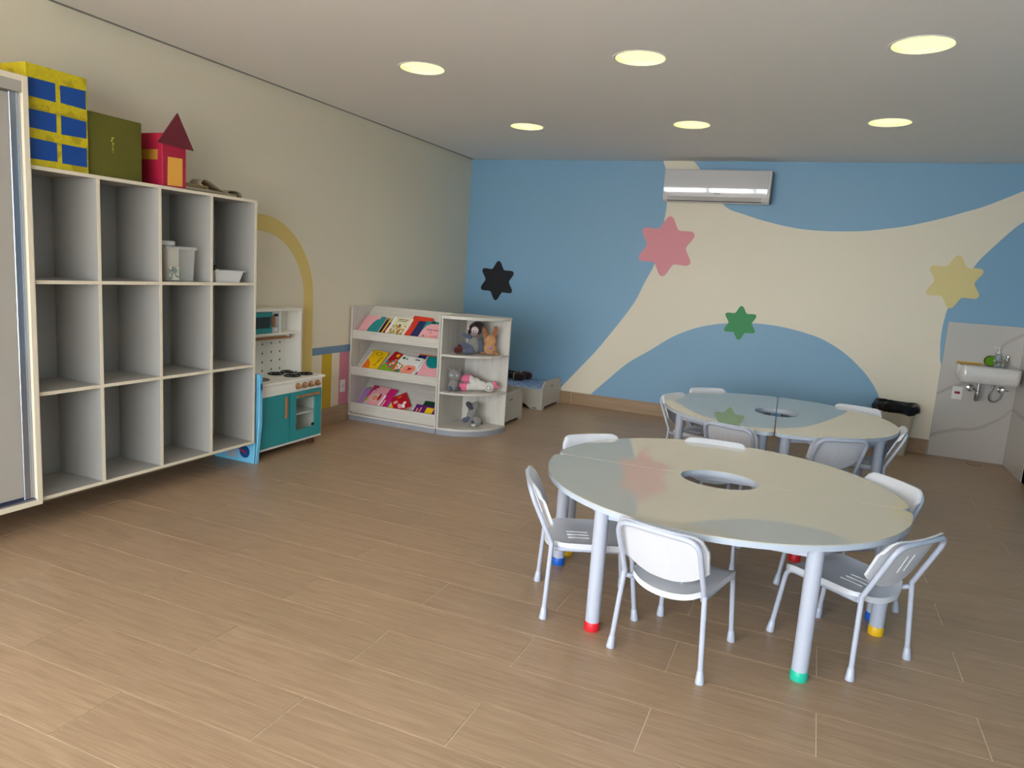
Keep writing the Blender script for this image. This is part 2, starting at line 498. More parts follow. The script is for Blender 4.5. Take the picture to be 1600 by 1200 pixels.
# ---- back wall mural (paint films lying on the wall)
edge_left = [(2.20, 2.75), (2.218, 2.673), (2.254, 2.577), (2.279, 2.37), (2.295, 2.24), (2.285, 2.076), (2.262, 1.85), (2.227, 1.62), (2.137, 1.411), (2.06, 1.22), (1.95, 1.038), (1.835, .866), (1.661, .62), (1.478, .396), (1.331, .216), (1.255, .13)]
hill = [(1.645, .131), (1.818, .314), (2.04, .538), (2.265, .70), (2.481, .863), (2.697, .976), (2.91, 1.043), (3.125, 1.076), (3.335, 1.091), (3.544, 1.082), (3.75, 1.05), (3.958, .994), (4.167, .883), (4.339, .743), (4.45, .62), (4.523, .5), (4.58, .36), (4.62, .13)]
redge = [(5.004, .13), (5.004, .86), (4.99, .894), (4.977, .977), (4.967, 1.074), (4.964, 1.186), (4.971, 1.299), (4.986, 1.395), (5.049, 1.6), (5.137, 1.776), (5.173, 1.842), (5.249, 1.945), (5.323, 2.041), (5.399, 2.132), (5.455, 2.184), (RX, 2.32)]
upper = [(RX, 2.56), (5.415, 2.451), (5.277, 2.378), (5.134, 2.307), (4.985, 2.251), (4.836, 2.197), (4.681, 2.149), (4.523, 2.107), (4.357, 2.077), (4.191, 2.052), (4.018, 2.041), (3.841, 2.037), (3.657, 2.045), (3.471, 2.071), (3.277, 2.113), (3.079, 2.169), (2.893, 2.238), (2.70, 2.45), (2.613, 2.588), (2.533, 2.678), (2.49, 2.75)]
poly = smooth_curve(edge_left, 4) + smooth_curve(hill, 4) + redge[:2] + smooth_curve(redge[1:], 4)[1:] + smooth_curve(upper, 4)
part_label(obj('mural_shape', PR(poly, -.0012, .0, 'Y'), CREAM, wb), 'large cream flowing shape painted over the blue wall')
def star(cx, cz, r, rot, M, label, thick=.003):
    """six soft rounded petals"""
    pts = []
    for k in range(6):
        a = k * PI / 3 + rot
        for da, rr in ((-.5236, .655), (-.38, .705), (-.27, .785), (-.16, .895), (-.085, .97), (0, 1.0), (.085, .97), (.16, .895), (.27, .785), (.38, .705)):
            pts.append((cx + r * rr * math.sin(a + da), cz + r * rr * math.cos(a + da)))
    o = obj('mural_star', PR(pts, -.0012 - thick, -.0012, 'Y'), M, wb)
    part_label(o, label)
STAR = lambda n, c: mat(n, c, .6, var=.02)
star(.413, 1.322, .228, R(2), STAR('navy_felt', (4, 5, 20)), 'small navy blue six-petal star on the blue wall')
star(2.333, 1.812, .313, R(3), STAR('pink_felt', (234, 154, 164)), 'large pink six-petal star under the air conditioner')
star(3.165, 1.082, .174, R(-1), STAR('green_felt', (66, 152, 92)), 'green six-petal star on top of the blue hill')
star(5.000, 1.627, .243, R(1), STAR('yellow_felt', (230, 212, 148)), 'pale yellow six-petal star above the sink')

# ---- left wall mural
YEL = mat('pale_yellow_paint', (226, 200, 120), .55, var=.02)
YEL2 = mat('mustard_paint', (206, 172, 36), .55, var=.02)
PNK = mat('pink_paint', (208, 128, 150), .55, var=.02)
STB = mat('stripe_blue_paint', (112, 144, 172), .55, var=.02)
oc, ro, ri, zc = -3.44, .63, .51, 1.115
arch = [(oc + ro, .15)] + [(oc + ro * math.cos(t * PI / 40), zc + ro * math.sin(t * PI / 40)) for t in range(41)] + [(oc - ro, .15), (oc - ri, .15)] + [(oc + ri * math.cos(PI - t * PI / 40), zc + ri * math.sin(PI - t * PI / 40)) for t in range(41)] + [(oc + ri, .15)]
part_label(obj('mural_arch', PR(arch, 0, .001, 'X'), YEL, wl), 'pale yellow painted arch behind the play kitchen')
part_label(obj('mural_stripe', PR([(-2.803, .63), (-1.9, .63), (-1.9, .694), (-2.803, .694)], 0, .0012, 'X'), STB, wl), 'horizontal dusty blue painted stripe')
part_label(obj('mural_stripe', PR([(-2.672, .15), (-2.534, .15), (-2.534, .63), (-2.672, .63)], 0, .001, 'X'), YEL2, wl), 'vertical mustard painted stripe')
part_label(obj('mural_stripe', PR([(-2.42, .15), (-2.285, .15), (-2.285, .63), (-2.42, .63)], 0, .001, 'X'), PNK, wl), 'vertical pink painted stripe')

# ---- marble splashback panels in the sink corner
sb = struct(obj('trim_1', B(5.005, RX, -.014, -.0002, 0, 1.263, bev=.001, seg=1), MARBLE), 'grey veined marble panel behind the sink')
sb2 = struct(obj('trim_2', B(RX - .014, RX - .0002, -.67, -.014, 0, 1.263, bev=.001, seg=1), MARBLE), 'grey marble side panel on the right wall by the sink')

# ================================================================== TABLES
TZ, TR = .557, .81
def half_outline(inset=0):
    """half disc, y<0, rounded outer corners, half-round cut-out at the middle of the straight side"""
    g = .004; rc = .055; hr = .178
    R_ = TR - inset
    pts = []
    a0 = math.asin((g + rc) / (R_ - rc))
    cx = (R_ - rc) * math.cos(a0); cy = -(g + rc)
    n = 8
    # right rounded corner: from straight side round to the arc
    for k in range(n + 1):
        t = PI / 2 + (-a0 - PI / 2) * k / n
        pts.append((cx + rc * math.cos(t), cy + rc * math.sin(t)))
    for k in range(1, 48):
        t = -a0 + (-PI + 2 * a0) * k / 48
        pts.append((R_ * math.cos(t), R_ * math.sin(t)))
    for k in range(n + 1):
        t = -PI + a0 + (-PI / 2 - a0) * k / n
        pts.append((-cx + rc * math.cos(t), cy + rc * math.sin(t)))
    for k in range(25):
        t = PI + PI * k / 24
        pts.append((hr * math.cos(t), -g + hr * math.sin(t) * .84))
    return pts
FOOT = {k: mat('foot_' + k, c, .4, var=.02) for k, c in dict(blue=(24, 96, 200), red=(222, 34, 48), green=(36, 190, 160), yellow=(240, 190, 30)).items()}
def half_table(label, loc, rz, group=None):
    t = thing('half_round_table', label, 'table', loc, rz, group)
    obj('table_top', PR(half_outline(), TZ - .004, TZ, 'Z'), TTOP, t)
    obj('top_edge', PR(half_outline(.0), TZ - .026, TZ - .0042, 'Z', bev=.0), TEDGE, t)
    # rim under the half-round opening
    rp = [(.190 * math.cos(PI + PI * k / 20), -.006 + .186 * math.sin(PI + PI * k / 20) * .84) for k in range(21)]
    rq = [(.204 * math.cos(2 * PI - PI * k / 20), -.006 + .200 * math.sin(2 * PI - PI * k / 20) * .84) for k in range(21)]
    obj('opening_rim', PR(rp + rq, TZ - .038, TZ - .026, 'Z'), TUBE, t)
    legs = [(-.735, -.072, 'blue'), (-.395, -.655, 'red'), (.42, -.64, 'green'), (.735, -.072, 'yellow')]
    for x, y, c in legs:
        lg = obj('leg', LA([(.0305, .034), (.0305, TZ - .028), (.0, TZ - .028)], 20, (x, y, 0)), TUBE, t, smooth=True)
        part_label(obj('foot_cap', LA([(0, 0), (.0315, 0), (.0325, .004), (.0325, .036), (.030, .040), (0, .040)], 20, (x, y, 0)), FOOT[c], lg, smooth=True), c + ' plastic foot cap')
    for (x0, y0, _), (x1, y1, _) in zip(legs, legs[1:]):
        bm = bmesh.new(); d = Vector((x1 - x0, y1 - y0, 0)); L = d.length; ang = math.atan2(d.y, d.x)
        box(bm, .03, L - .03, -.011, .011, TZ - .066, TZ - .0265, M=Matrix.Translation((x0, y0, 0)) @ Matrix.Rotation(ang, 4, 'Z'))
        obj('apron_rail', bm, TUBE, t)
    bm = bmesh.new(); box(bm, -.69, .69, -.232, -.210, TZ - .066, TZ - .0265)
    obj('apron_rail', bm, TUBE, t)
    return t
NT = (3.545, -4.297, 0); FT = (3.690, -2.13, 0)
half_table('half-round pale table nearest the camera, front half of the near ring', NT, R(1.2))
half_table('half-round pale table forming the rear half of the near ring', NT, R(181.2))
half_table('half-round pale table, left half of the far ring by the blue wall', FT, R(-90 + 2.1))
half_table('half-round pale table, right half of the far ring beside the bin', FT, R(90 + 2.1))

# ================================================================== CHAIRS
def make_chair():
    t = thing('school_chair', '', 'chair', group='white school chairs around the tables')
    r = .0105
    # seat shell
    bm = bmesh.new(); nx, ny = 14, 16
    def seat_pt(i, j, low):
        u, v = -1 + 2 * i / nx, j / ny
        y = -.165 + .345 * v
        w = .168 - .012 * (1 - v)
        # rounded corners front and back
        if v > .86: w -= .03 * ((v - .86) / .14) ** 2
        if v < .12: w -= .02 * ((.12 - v) / .12) ** 2
        yy = y - (.035 * (1 - u * u) if v < .3 else 0) * (1 - v / .3 if v < .3 else 0)
        z = .322 - .010 * math.sin(PI * min(1, v * 1.05)) * (1 - u * u) - .018 * max(0, (v - .8) / .2) ** 2 + .010 * abs(u) ** 6 - .016 * (1 - u * u) * max(0, 1 - v / .3)
        return (w * u, yy, z - ((.024 if i in (0, nx) or j in (0, ny) else .010) if low else 0))
    for low in (0, 1):
        g = [[bm.verts.new(seat_pt(i, j, low)) for j in range(ny + 1)] for i in range(nx + 1)]
        for i in range(nx):
            for j in range(ny): bm.faces.new((g[i][j], g[i + 1][j], g[i + 1][j + 1], g[i][j + 1]))
        if low == 0: g0 = g
    rim = lambda g: [g[i][0] for i in range(nx + 1)] + [g[nx][j] for j in range(1, ny + 1)] + [g[i][ny] for i in range(nx - 1, -1, -1)] + [g[0][j] for j in range(ny - 1, 0, -1)]
    a, b = rim(g0), rim(g)
    for k in range(len(a)): bm.faces.new((a[k], a[(k + 1) % len(a)], b[(k + 1) % len(b)], b[k]))
    seat = obj('seat', bm, CHAIRW, t, smooth=45)
    bm = bmesh.new()
    for k in range(3):
        box(bm, -.036 + k * .036, -.0335 + k * .036, -.10, -.005, .3085, .3155)
    obj('seat_slots', bm, mat('slot_white', (245, 245, 243), .5), seat)
    # backrest shell: flat top with round corners, belly-shaped lower edge
    bm = bmesh.new(); nx, ny = 20, 12
    lean = lambda z: -.178 - (z - .34) * .42
    def back_pt(i, j, rear):
        u, v = -1 + 2 * i / nx, j / ny
        s = math.sin(u * PI / 2) if False else u
        a_ = abs(s)
        zb = .352 + .072 * a_ ** 2.4
        zt = .582
        if a_ > .72:
            q = (a_ - .72) / .28; zt -= .05 * (1 - math.sqrt(max(0, 1 - q * q)))
        z = zb + (zt - zb) * v
        x = .183 * s * (1 - .03 * (1 - v))
        y = lean(z) + .026 * s * s - (.012 * max(0, (v - .85) / .15) ** 2)
        return (x, y - (.011 if rear else 0), z)
    gs = []
    for rear in (0, 1):
        g = [[bm.verts.new(back_pt(i, j, rear)) for j in range(ny + 1)] for i in range(nx + 1)]
        for i in range(nx):
            for j in range(ny): bm.faces.new((g[i][j], g[i + 1][j], g[i + 1][j + 1], g[i][j + 1]))
        gs.append(g)
    rim = lambda g: [g[i][0] for i in range(nx + 1)] + [g[nx][j] for j in range(1, ny + 1)] + [g[i][ny] for i in range(nx - 1, -1, -1)] + [g[0][j] for j in range(ny - 1, 0, -1)]
    a, b = rim(gs[0]), rim(gs[1])
    for k in range(len(a)): bm.faces.new((a[k], a[(k + 1) % len(a)], b[(k + 1) % len(b)], b[k]))
    bk_ = obj('backrest', bm, CHAIRW, t, smooth=45)
    bm = bmesh.new()
    for x in (-.022, .022):
        prof = [(lean(z) + o, z) for z, o in ((.42, .0012), (.50, .0012), (.50, -.0125), (.42, -.0125))]
        prism(bm, prof, x - .0012, x + .0012, 'X')
    obj('back_slots', bm, MATS['slot_white'], bk_)
    # tubular frame
    xb = .164
    top = .564
    pts = fillet([(-xb, lean(.33) + .0, .33), (-xb, lean(top) + .006, top), (xb, lean(top) + .006, top), (xb, lean(.33), .33)], .055, 6)
    pts = [Vector((p.x, p.y - .012 - .014 * min(1, max(0, (p.z - .36) / .12)), p.z)) for p in pts]
    obj('back_frame', T(pts, r, 10), TUBE, t, smooth=True)
    def cap(par, p0, p1):
        p0, p1 = Vector(p0), Vector(p1); d = (p1 - p0).normalized(); f0 = p0 - d * (p0.z / d.z)
        q = [f0, f0 + d * .004, f0 + d * .010, f0 + d * .048, f0 + d * .050]
        bm = T(q, [.0165, .0172, .0165, .0125, .0108], 14)
        for v in bm.verts: v.co.z = max(v.co.z, 0.0)
        obj('foot_cap', bm, TUBE, par, smooth=50)
    for s in (-1, 1):
        a_, b_ = (s * .188, -.200, .02), (s * (xb + .002), lean(.33) - .012, .335)
        cap(obj('leg', T([a_, b_], r, 10), TUBE, t, smooth=True), a_, b_)
        a_, b_ = (s * .160, .200, .02), (s * .148, .165, .303)
        fp = fillet([a_, b_, (s * .150, -.16, .303), (s * xb, lean(.31) - .012, .312)], .04, 5)
        cap(obj('leg', T(fp, r, 10), TUBE, t, smooth=True), a_, b_)
    obj('cross_bar', T([(-.15, -.10, .298), (.15, -.10, .298)], .008, 8), TUBE, t, smooth=True)
    return t
CH = [(3.505, -4.915, -14, 'white chair with its back to the camera, in front of the near table'),
      (3.054, -4.722, -65.4, 'white chair at the left side of the near table, seen from its side'),
      (4.112, -4.565, 53.5, 'white chair at the right front of the near table, seat partly pulled out'),
      (2.985, -4.09, -135, 'white chair behind the near table at its far left, only the back top shows'),
      (3.455, -3.83, -175, 'white chair behind the near table between the two table rings'),
      (4.11, -4.03, 128, 'white chair at the far right end of the near table'),
      (3.165, -2.13, -110, 'white chair at the left end of the far table, closest to the beds'),
      (3.27, -1.70, -141, 'white chair behind the far table near the blue wall, left one'),
      (3.53, -2.715, -19, 'white chair in front of the far table, left of the two backs'),
      (3.985, -2.66, 29, 'white chair in front of the far table, right of the two backs'),
      (4.235, -2.27, 87, 'white chair at the right end of the far table, seen edge-on near the bin'),
      (4.20, -1.73, 165.5, 'white chair behind the far table at its right, just left of the bin')]
proto = make_chair()
for i, (x, y, a, lb) in enumerate(CH):
    c = proto if i == 0 else copy_tree(proto)
    c.location = (x, y, 0); c.rotation_euler = (0, 0, R(a)); c['label'] = lb

# ================================================================== WALL-HUNG CABINETS
# cubby shelf
cs = thing('cubby_shelf', 'white wall-hung shelf of twelve open cubbies on the left wall', 'shelf', (0, 0, 0))
D = .40
YS = [-5.425, -5.065, -4.684, -4.304, -3.918]
ZS = [.158, .694, 1.244, 1.782]
th = .018
def board(name, x0, x1, y0, y1, z0, z1, M, par):
    return obj(name, B(x0, x1, y0, y1, z0, z1, bev=.0008, seg=1), M, par)
def edged(name, par, y0, y1, z0, z1):
    b = board(name, .0, D - .001, y0, y1, z0, z1, LAMG, par)
    obj('edge_band', B(D - .001, D + .0006, y0, y1, z0, z1), LAME, b)
edged('top_board', cs, YS[0], YS[4], ZS[3], ZS[3] + th)
edged('bottom_board', cs, YS[0], YS[4], ZS[0], ZS[0] + th)
edged('side_panel', cs, YS[0], YS[0] + th, ZS[0] + th, ZS[3])
edged('side_panel', cs, YS[4] - th, YS[4], ZS[0] + th, ZS[3])
for y in YS[1:4]: edged('partition', cs, y - th / 2, y + th / 2, ZS[0] + th, ZS[3])
for z in ZS[1:3]:
    ys = [YS[0] + th, YS[1], YS[2], YS[3], YS[4] - th]
    for k in range(4):
        a = ys[k] + (th / 2 if k else 0); b = ys[k + 1] - (th / 2 if k < 3 else 0)
        edged('shelf_board', cs, a, b, z, z + th)
board('back_panel', .045, .060, YS[0] + th, YS[4] - th, ZS[0] + th, ZS[3], LAMG, cs)
for y in YS[1:4] + [YS[4] - .02]:
    obj('shelf_pin', LA([(0, 0), (.004, 0), (.004, .006), (0, .006)], 10, (D - .05, y - .045, ZS[2] - .006)), BLACKR, cs)

# tall sliding-door cabinet
tc = thing('sliding_door_cabinet', 'tall wall-hung white cabinet with sliding doors at the left edge', 'cabinet', (0, 0, 0))
CX, CY1, CY0, CZ0, CZ1 = .425, -5.426, -7.25, .152, 2.187
board('side_panel', 0, CX, CY1 - .026, CY1, CZ0, CZ1, LAME, tc)
board('side_panel', 0, CX, CY0, CY0 + .026, CZ0, CZ1, LAME, tc)
board('top_panel', 0, CX, CY0 + .026, CY1 - .026, CZ1 - .026, CZ1, LAME, tc)
board('bottom_panel', 0, CX, CY0 + .026, CY1 - .026, CZ0, CZ0 + .026, LAME, tc)
board('back_panel', 0, .012, CY0 + .026, CY1 - .026, CZ0 + .026, CZ1 - .026, LAMG, tc)
board('pelmet', CX - .02, CX - .003, CY0 + .026, CY1 - .026, CZ1 - .075, CZ1 - .026, LAM, tc)
ymid = (CY0 + CY1) / 2
for (a, b, xo) in ((ymid - .03, CY1 - .027, .0), (CY0 + .027, ymid + .03, .03)):
    d = obj('sliding_door', B(CX - .042 - xo, CX - .024 - xo, a + .05, b - .05, CZ0 + .05, CZ1 - .085), LAM, tc)
    for s, (p, q) in enumerate(((a, a + .05), (b - .05, b))):
        obj('door_stile', B(CX - .044 - xo, CX - .018 - xo, p, q, CZ0 + .036, CZ1 - .078, bev=.002, seg=1), ALU, d)
        yy = (p + q) / 2
        obj('stile_glint', B(CX - .019 - xo, CX - .0172 - xo, yy + .006, yy + .012, CZ0 + .04, CZ1 - .08), mat('stile_highlight', (225, 235, 248), .15, metal=.7), d)  # pale strip paints a highlight along the stile
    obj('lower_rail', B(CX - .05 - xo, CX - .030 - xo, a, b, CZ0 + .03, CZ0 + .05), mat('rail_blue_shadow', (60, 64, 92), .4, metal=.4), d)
obj('track', B(CX - .09, CX - .006, CY0 + .026, CY1 - .026, CZ0 + .026, CZ0 + .034), ALU, tc)

# ---- things on top of the cubby shelf
ZT = ZS[3] + th
YBOX = print_mat('rough_yellow_paint', [(172, 154, 10), (194, 174, 12), (200, 180, 14), (206, 186, 16), (196, 176, 12)], 18, .6, 'noise')
bx = thing('painted_box', 'tall yellow painted cardboard box with six blue paper windows', 'box', (.225, -5.252, ZT))
obj('box_body', B(-.155, .155, -.153, .153, 0, .462, bev=.003), YBOX, bx)
BLP = mat('blue_paper', (8, 70, 150), .6, var=.05)
for i, z in enumerate((.315, .172, .035)):
    for j, y in enumerate((-.144, .012)):
        hh = .085 if i < 2 else .092
        j1, j2 = random.uniform(-.004, .004), random.uniform(-.004, .004)
        obj('paper_window', PR([(y, z + j1), (y + .132, z + j2), (y + .132, z + hh + j1), (y, z + hh + j2)], .155, .1558, 'X'), BLP, bx)
gbx = thing('painted_box', 'square olive green painted cardboard box on the cubby shelf', 'box', (.215, -4.93, ZT))
OLV = mat('olive_paint', (96, 92, 20), .65, var=.18, scale=9, bump=.25, bscale=40)
obj('box_body', B(-.15, .15, -.16, .16, 0, .315, bev=.004), OLV, gbx)
bm = bmesh.new()
for k in range(6): box(bm, .15, .1507, -.022 + random.uniform(-.008, .008), -.016 + random.uniform(-.006, .006), .20 - k * .014, .209 - k * .014)
part_label(obj('paint_speck', bm, mat('yellow_speck', (200, 190, 60), .6), gbx), 'small dripped yellow specks')
# red paper house
hs = thing('paper_house', 'small red cardboard house with maroon gable roof and yellow door', 'toy house', (.38, -4.565, ZT))
RED = mat('crimson_card', (176, 24, 58), .55, var=.06); MAR = mat('maroon_card', (112, 32, 44), .6, var=.05); ORG = mat('amber_paper', (238, 172, 70), .6, var=.04)
obj('house_body', B(-.25, 0, -.083, .083, 0, .29, bev=.002, seg=1), RED, hs)
obj('roof_gable', PR([(-.122, .232), (.130, .226), (.015, .415)], .002, .012, 'X'), MAR, hs)
obj('paper_door', PR([(-.05, .008), (.056, .012), (.056, .170), (-.046, .166)], 0, .0012, 'X'), ORG, hs)
obj('paper_window', B(-.17, -.035, -.0842, -.083, .145, .20), mat('ochre_paper', (196, 140, 50), .6), hs)
# folded strap
st = thing('webbing_strap', 'folded beige webbing strap lying beside the red house', 'strap', (.33, -4.25, ZT))
WEB = mat('beige_webbing', (150, 136, 112), .8, var=.1, scale=60); WEBD = mat('brown_webbing', (120, 100, 66), .8, var=.1, scale=60)
def ribbon(prof, x0, x1, thk=.003):
    """strip whose side profile is a (y,z) polyline, running across x0..x1"""
    up = [(p[0], p[1] + thk) for p in prof]
    return PR(list(prof) + up[::-1], x0, x1, 'X')
obj('folded_layer', ribbon([(-.235, .006), (-.12, .006), (.0, .004), (.08, .002), (.17, .001)], -.10, .05, .016), WEB, st)
obj('folded_layer', B(-.09, .045, -.235, -.055, .024, .042, bev=.004), WEBD, st)
obj('strap_loop', ribbon(smooth_curve([(-.115, .040), (-.10, .066), (-.075, .074), (-.03, .062), (.02, .040), (.07, .022), (.11, .018)], 5), -.05, .04, .004), WEB, st)
obj('strap_end', ribbon(smooth_curve([(.075, .018), (.12, .034), (.18, .036), (.215, .024), (.218, .003), (.19, .001)], 5), -.05, .045, .004), mat('khaki_webbing', (160, 146, 112), .8, var=.1, scale=60), st)

# ---- things in the cubbies
zc1 = ZS[2] + th
cn = thing('storage_container', 'clear plastic storage container holding a white roll in a cubby', 'container', (.27, -4.50, zc1))
CLR = mat('frosted_clear_plastic', (232, 232, 226), .18, var=.01, alpha=.22)
bm = bmesh.new()
def open_tub(bm, hx, hy, h, tx, ty, t=.003, floor_t=.003):
    """tapered open tub: outer + inner shell"""
    o0 = [(-hx, -hy), (hx, -hy), (hx, hy), (-hx, hy)]; o1 = [(-tx, -ty), (tx, -ty), (tx, ty), (-tx, ty)]
    A = [bm.verts.new((*p, 0)) for p in o0]; Bt = [bm.verts.new((*p, h)) for p in o1]
    sh = lambda p: (p[0] - math.copysign(t, p[0]), p[1] - math.copysign(t, p[1]))
    C = [bm.verts.new((*sh(p), h)) for p in o1]; Dn = [bm.verts.new((*sh(p), floor_t)) for p in o0]
    bm.faces.new(A[::-1])
    for i in range(4):
        j = (i + 1) % 4
        bm.faces.new((A[i], A[j], Bt[j], Bt[i])); bm.faces.new((Bt[i], Bt[j], C[j], C[i])); bm.faces.new((C[i], C[j], Dn[j], Dn[i]))
    bm.faces.new(Dn)
    return bm
obj('tub', open_tub(bm, .085, .093, .205, .092, .103), CLR, cn)
bm = bmesh.new()
box(bm, -.100, .100, -.111, .111, .200, .207); box(bm, -.100, .100, .100, .111, .188, .200); box(bm, .092, .100, -.111, .111, .188, .200)
lid = obj('lid', bm, CLR, cn)
obj('rounded_cap', LA([(.052, 0), (.056, .004), (.056, .024), (.05, .028), (0, .028)], 24, (-.01, -.03, .208)), WHITEP, cn, smooth=True)
obj('paper_roll', LA([(.0, .004), (.052, .004), (.052, .198), (0, .198)], 24, (.02, -.025, .0)), mat('white_paper', (225, 218, 198), .7), cn, smooth=True)
obj('printed_sticker', B(.0915, .0925, -.09, -.02, .01, .085), print_mat('sticker_print', [(205, 210, 198), (150, 170, 140), (120, 120, 128), (220, 218, 205)], 30, .5, 'noise'), cn)
tr = thing('plastic_tray', 'shallow white plastic tray in the top right cubby', 'tray', (.27, -4.13, zc1))
bm = open_tub(bmesh.new(), .09, .10, .072, .105, .122)
box(bm, -.115, .115, -.133, -.120, .068, .074); box(bm, -.115, .115, .120, .133, .068, .074); box(bm, -.115, -.104, -.12, .12, .068, .074); box(bm, .104, .115, -.12, .12, .068, .074)
obj('tub', bm, WHITEP, tr)
sp = thing('plant_sprig', 'dark green leafy sprig sticking out of the white tray', 'plant', (.27, -4.17, zc1 + .004))
GRN = mat('dark_leaf', (26, 34, 18), .6)
obj('stem', T([(0, 0, 0), (.0, -.01, .06), (.0, -.02, .11)], .002, 6), GRN, sp)
for k in range(9):
    a = random.uniform(0, 6.28); z = .06 + .008 * k
    bm = BA((.014 * math.cos(a), -.015 + .03 * math.sin(a), z), (.007, .012, .009), 8)
    obj('leaf', bm, GRN, sp, smooth='all')

# ================================================================== BLUE MAT + PLAY KITCHEN
bmx = thing('folded_mat', 'light blue printed folded mat standing between cubby shelf and kitchen', 'mat', (0, -3.885, 0))
LB = mat('light_blue_vinyl', (120, 196, 232), .4, var=.06, scale=14)
obj('mat_panel', PR([(.015, 0), (.383, 0), (.405, .30), (.408, .635), (.02, .635)], -.006, 0, 'Y'), LB, bmx)
obj('mat_panel', PR([(.02, 0), (.386, 0), (.414, .30), (.412, .635), (.02, .635)], .012, .020, 'Y'), LB, bmx)
obj('mat_fold', PR([(.376, .0), (.390, .0), (.420, .30), (.418, .637), (.404, .637), (.402, .30)], -.006, .020, 'Y'), LB, bmx)
NV = mat('navy_print', (20, 70, 130), .5); RDP = mat('red_print', (180, 40, 50), .5)
obj('printed_disc', PR([(.29 + .045 * math.cos(k * PI / 12), .075 + .045 * math.sin(k * PI / 12)) for k in range(24)], -.0068, -.006, 'Y'), NV, bmx)
obj('printed_figure', PR([(.235, .085), (.27, .07), (.30, .062), (.305, .072), (.27, .084), (.24, .097)], -.0074, -.0068, 'Y'), RDP, bmx)
obj('printed_patch', PR([(.12, .02), (.22, .02), (.225, .06), (.2, .085), (.13, .07)], -.0068, -.006, 'Y'), mat('grey_print', (170, 176, 190), .5), bmx)
obj('printed_arrow', PR([(.001, .53), (.010, .53), (.010, .50), (.019, .552), (.010, .60), (.010, .572), (.001, .572)], .4205, .4212, 'X'), NV, bmx)

kt = thing('play_kitchen', 'wooden toy kitchen with teal doors and a toy microwave', 'toy kitchen', (0, 0, 0))
TEAL = mat('teal_paint', (42, 148, 152), .4, var=.03); KW = mat('kitchen_white', (240, 236, 226), .42, var=.015)
K0, K1 = -3.86, -3.125         # left / right ends
KF = .355                       # front
CT = .548
def kb(name, *a, M=KW, par=kt, bev=.0015): return obj(name, B(*a, bev=bev, seg=1), M, par)
kb('side_panel', .02, KF, K1 - .016, K1, .06, CT - .018)
kb('side_panel', .02, KF, K0, K0 + .016, .06, CT - .018)
kb('base_board', .02, KF, K0 + .016, K1 - .016, .06, .078)
kb('back_panel', .02, .03, K0 + .016, K1 - .016, .078, CT - .018)
wt = kb('worktop', .02, KF + .008, K0 - .004, K1 + .028, CT - .018, CT)
kb('control_panel', KF - .016, KF, K0 + .016, K1 - .016, CT - .098, CT - .018)
SPL = -3.512
dl = kb('door', KF - .004, KF + .010, K0 + .018, SPL - .003, .08, CT - .100, M=TEAL)
part_label(obj('door_handle', B(KF + .010, KF + .024, SPL - .058, SPL - .036, .27, .43, bev=.004), BEECH, dl), 'brown wooden handle')
# oven door with window opening
oy0, oy1, oz0, oz1 = SPL + .003, K1 - .018, .08, CT - .100
wy0, wy1, wz0, wz1 = -3.440, -3.218, .155, .392
bm = bmesh.new()
box(bm, KF - .004, KF + .010, oy0, wy0, oz0, oz1); box(bm, KF - .004, KF + .010, wy1, oy1, oz0, oz1)
box(bm, KF - .004, KF + .010, wy0, wy1, oz0, wz0); box(bm, KF - .004, KF + .010, wy0, wy1, wz1, oz1)
dr = obj('oven_door', bm, TEAL, kt)
obj('door_pane', B(KF + .002, KF + .004, wy0, wy1, wz0, wz1), pane_mat('clear_acrylic', (.97, .98, .98), .06), dr)
part_label(obj('door_handle', B(KF + .010, KF + .026, -3.445, -3.178, wz1 + .012, wz1 + .032, bev=.004), BEECH, dr), 'brown wooden handle')
obj('brand_tag', B(KF + .004, KF + .005, wy1 - .035, wy1 - .004, wz0 + .006, wz0 + .028), BLACKR, dr)
kb('oven_shelf', .03, KF - .02, SPL, K1 - .016, .262, .274)
kb('divider', .03, KF - .02, SPL - .006, SPL + .006, .078, CT - .018)
for y in (-3.420, -3.343, -3.268, -3.190):
    M = Matrix.Translation((KF, y, CT - .055)) @ Matrix.Rotation(R(90), 4, 'Y')
    kn = obj('knob', LA([(.024, 0), (.024, .006), (.020, .008), (.018, .026), (.015, .029), (0, .029)], 20, M=M), BEECH, kt, smooth=True)
    obj('knob_pointer', B(KF + .029, KF + .0305, y - .003, y + .003, CT - .055, CT - .040), KW, kn)
for x, y in ((.11, -3.228), (.11, -3.375), (.25, -3.355), (.25, -3.210)):
    bm = bmesh.new()
    tube(bm, [(x + .055 * math.cos(k * PI / 12), y + .062 * math.sin(k * PI / 12), CT + .006) for k in range(24)], .005, 6, closed=True)
    for a in (0, PI / 2): tube(bm, [(x - .055 * math.cos(a), y - .062 * math.sin(a), CT + .005), (x + .055 * math.cos(a), y + .062 * math.sin(a), CT + .005)], .0035, 6)
    obj('burner_grate', bm, BLACKR, kt, smooth=True)
obj('sink_bowl', LA([(.085, .001), (.085, .004), (.075, .004), (.070, .001), (.0, .0005)], 28, (.19, -3.66, CT)), mat('dark_steel', (92, 84, 76), .3, metal=.8), kt, smooth=True)
for x, y in ((.29, K1 - .05), (.29, K0 + .05), (.06, K1 - .05), (.06, K0 + .05)):
    obj('foot', B(x - .022, x + .022, y - .022, y + .022, 0, .06, bev=.003), mat('foot_wood', (92, 58, 38), .5), kt)
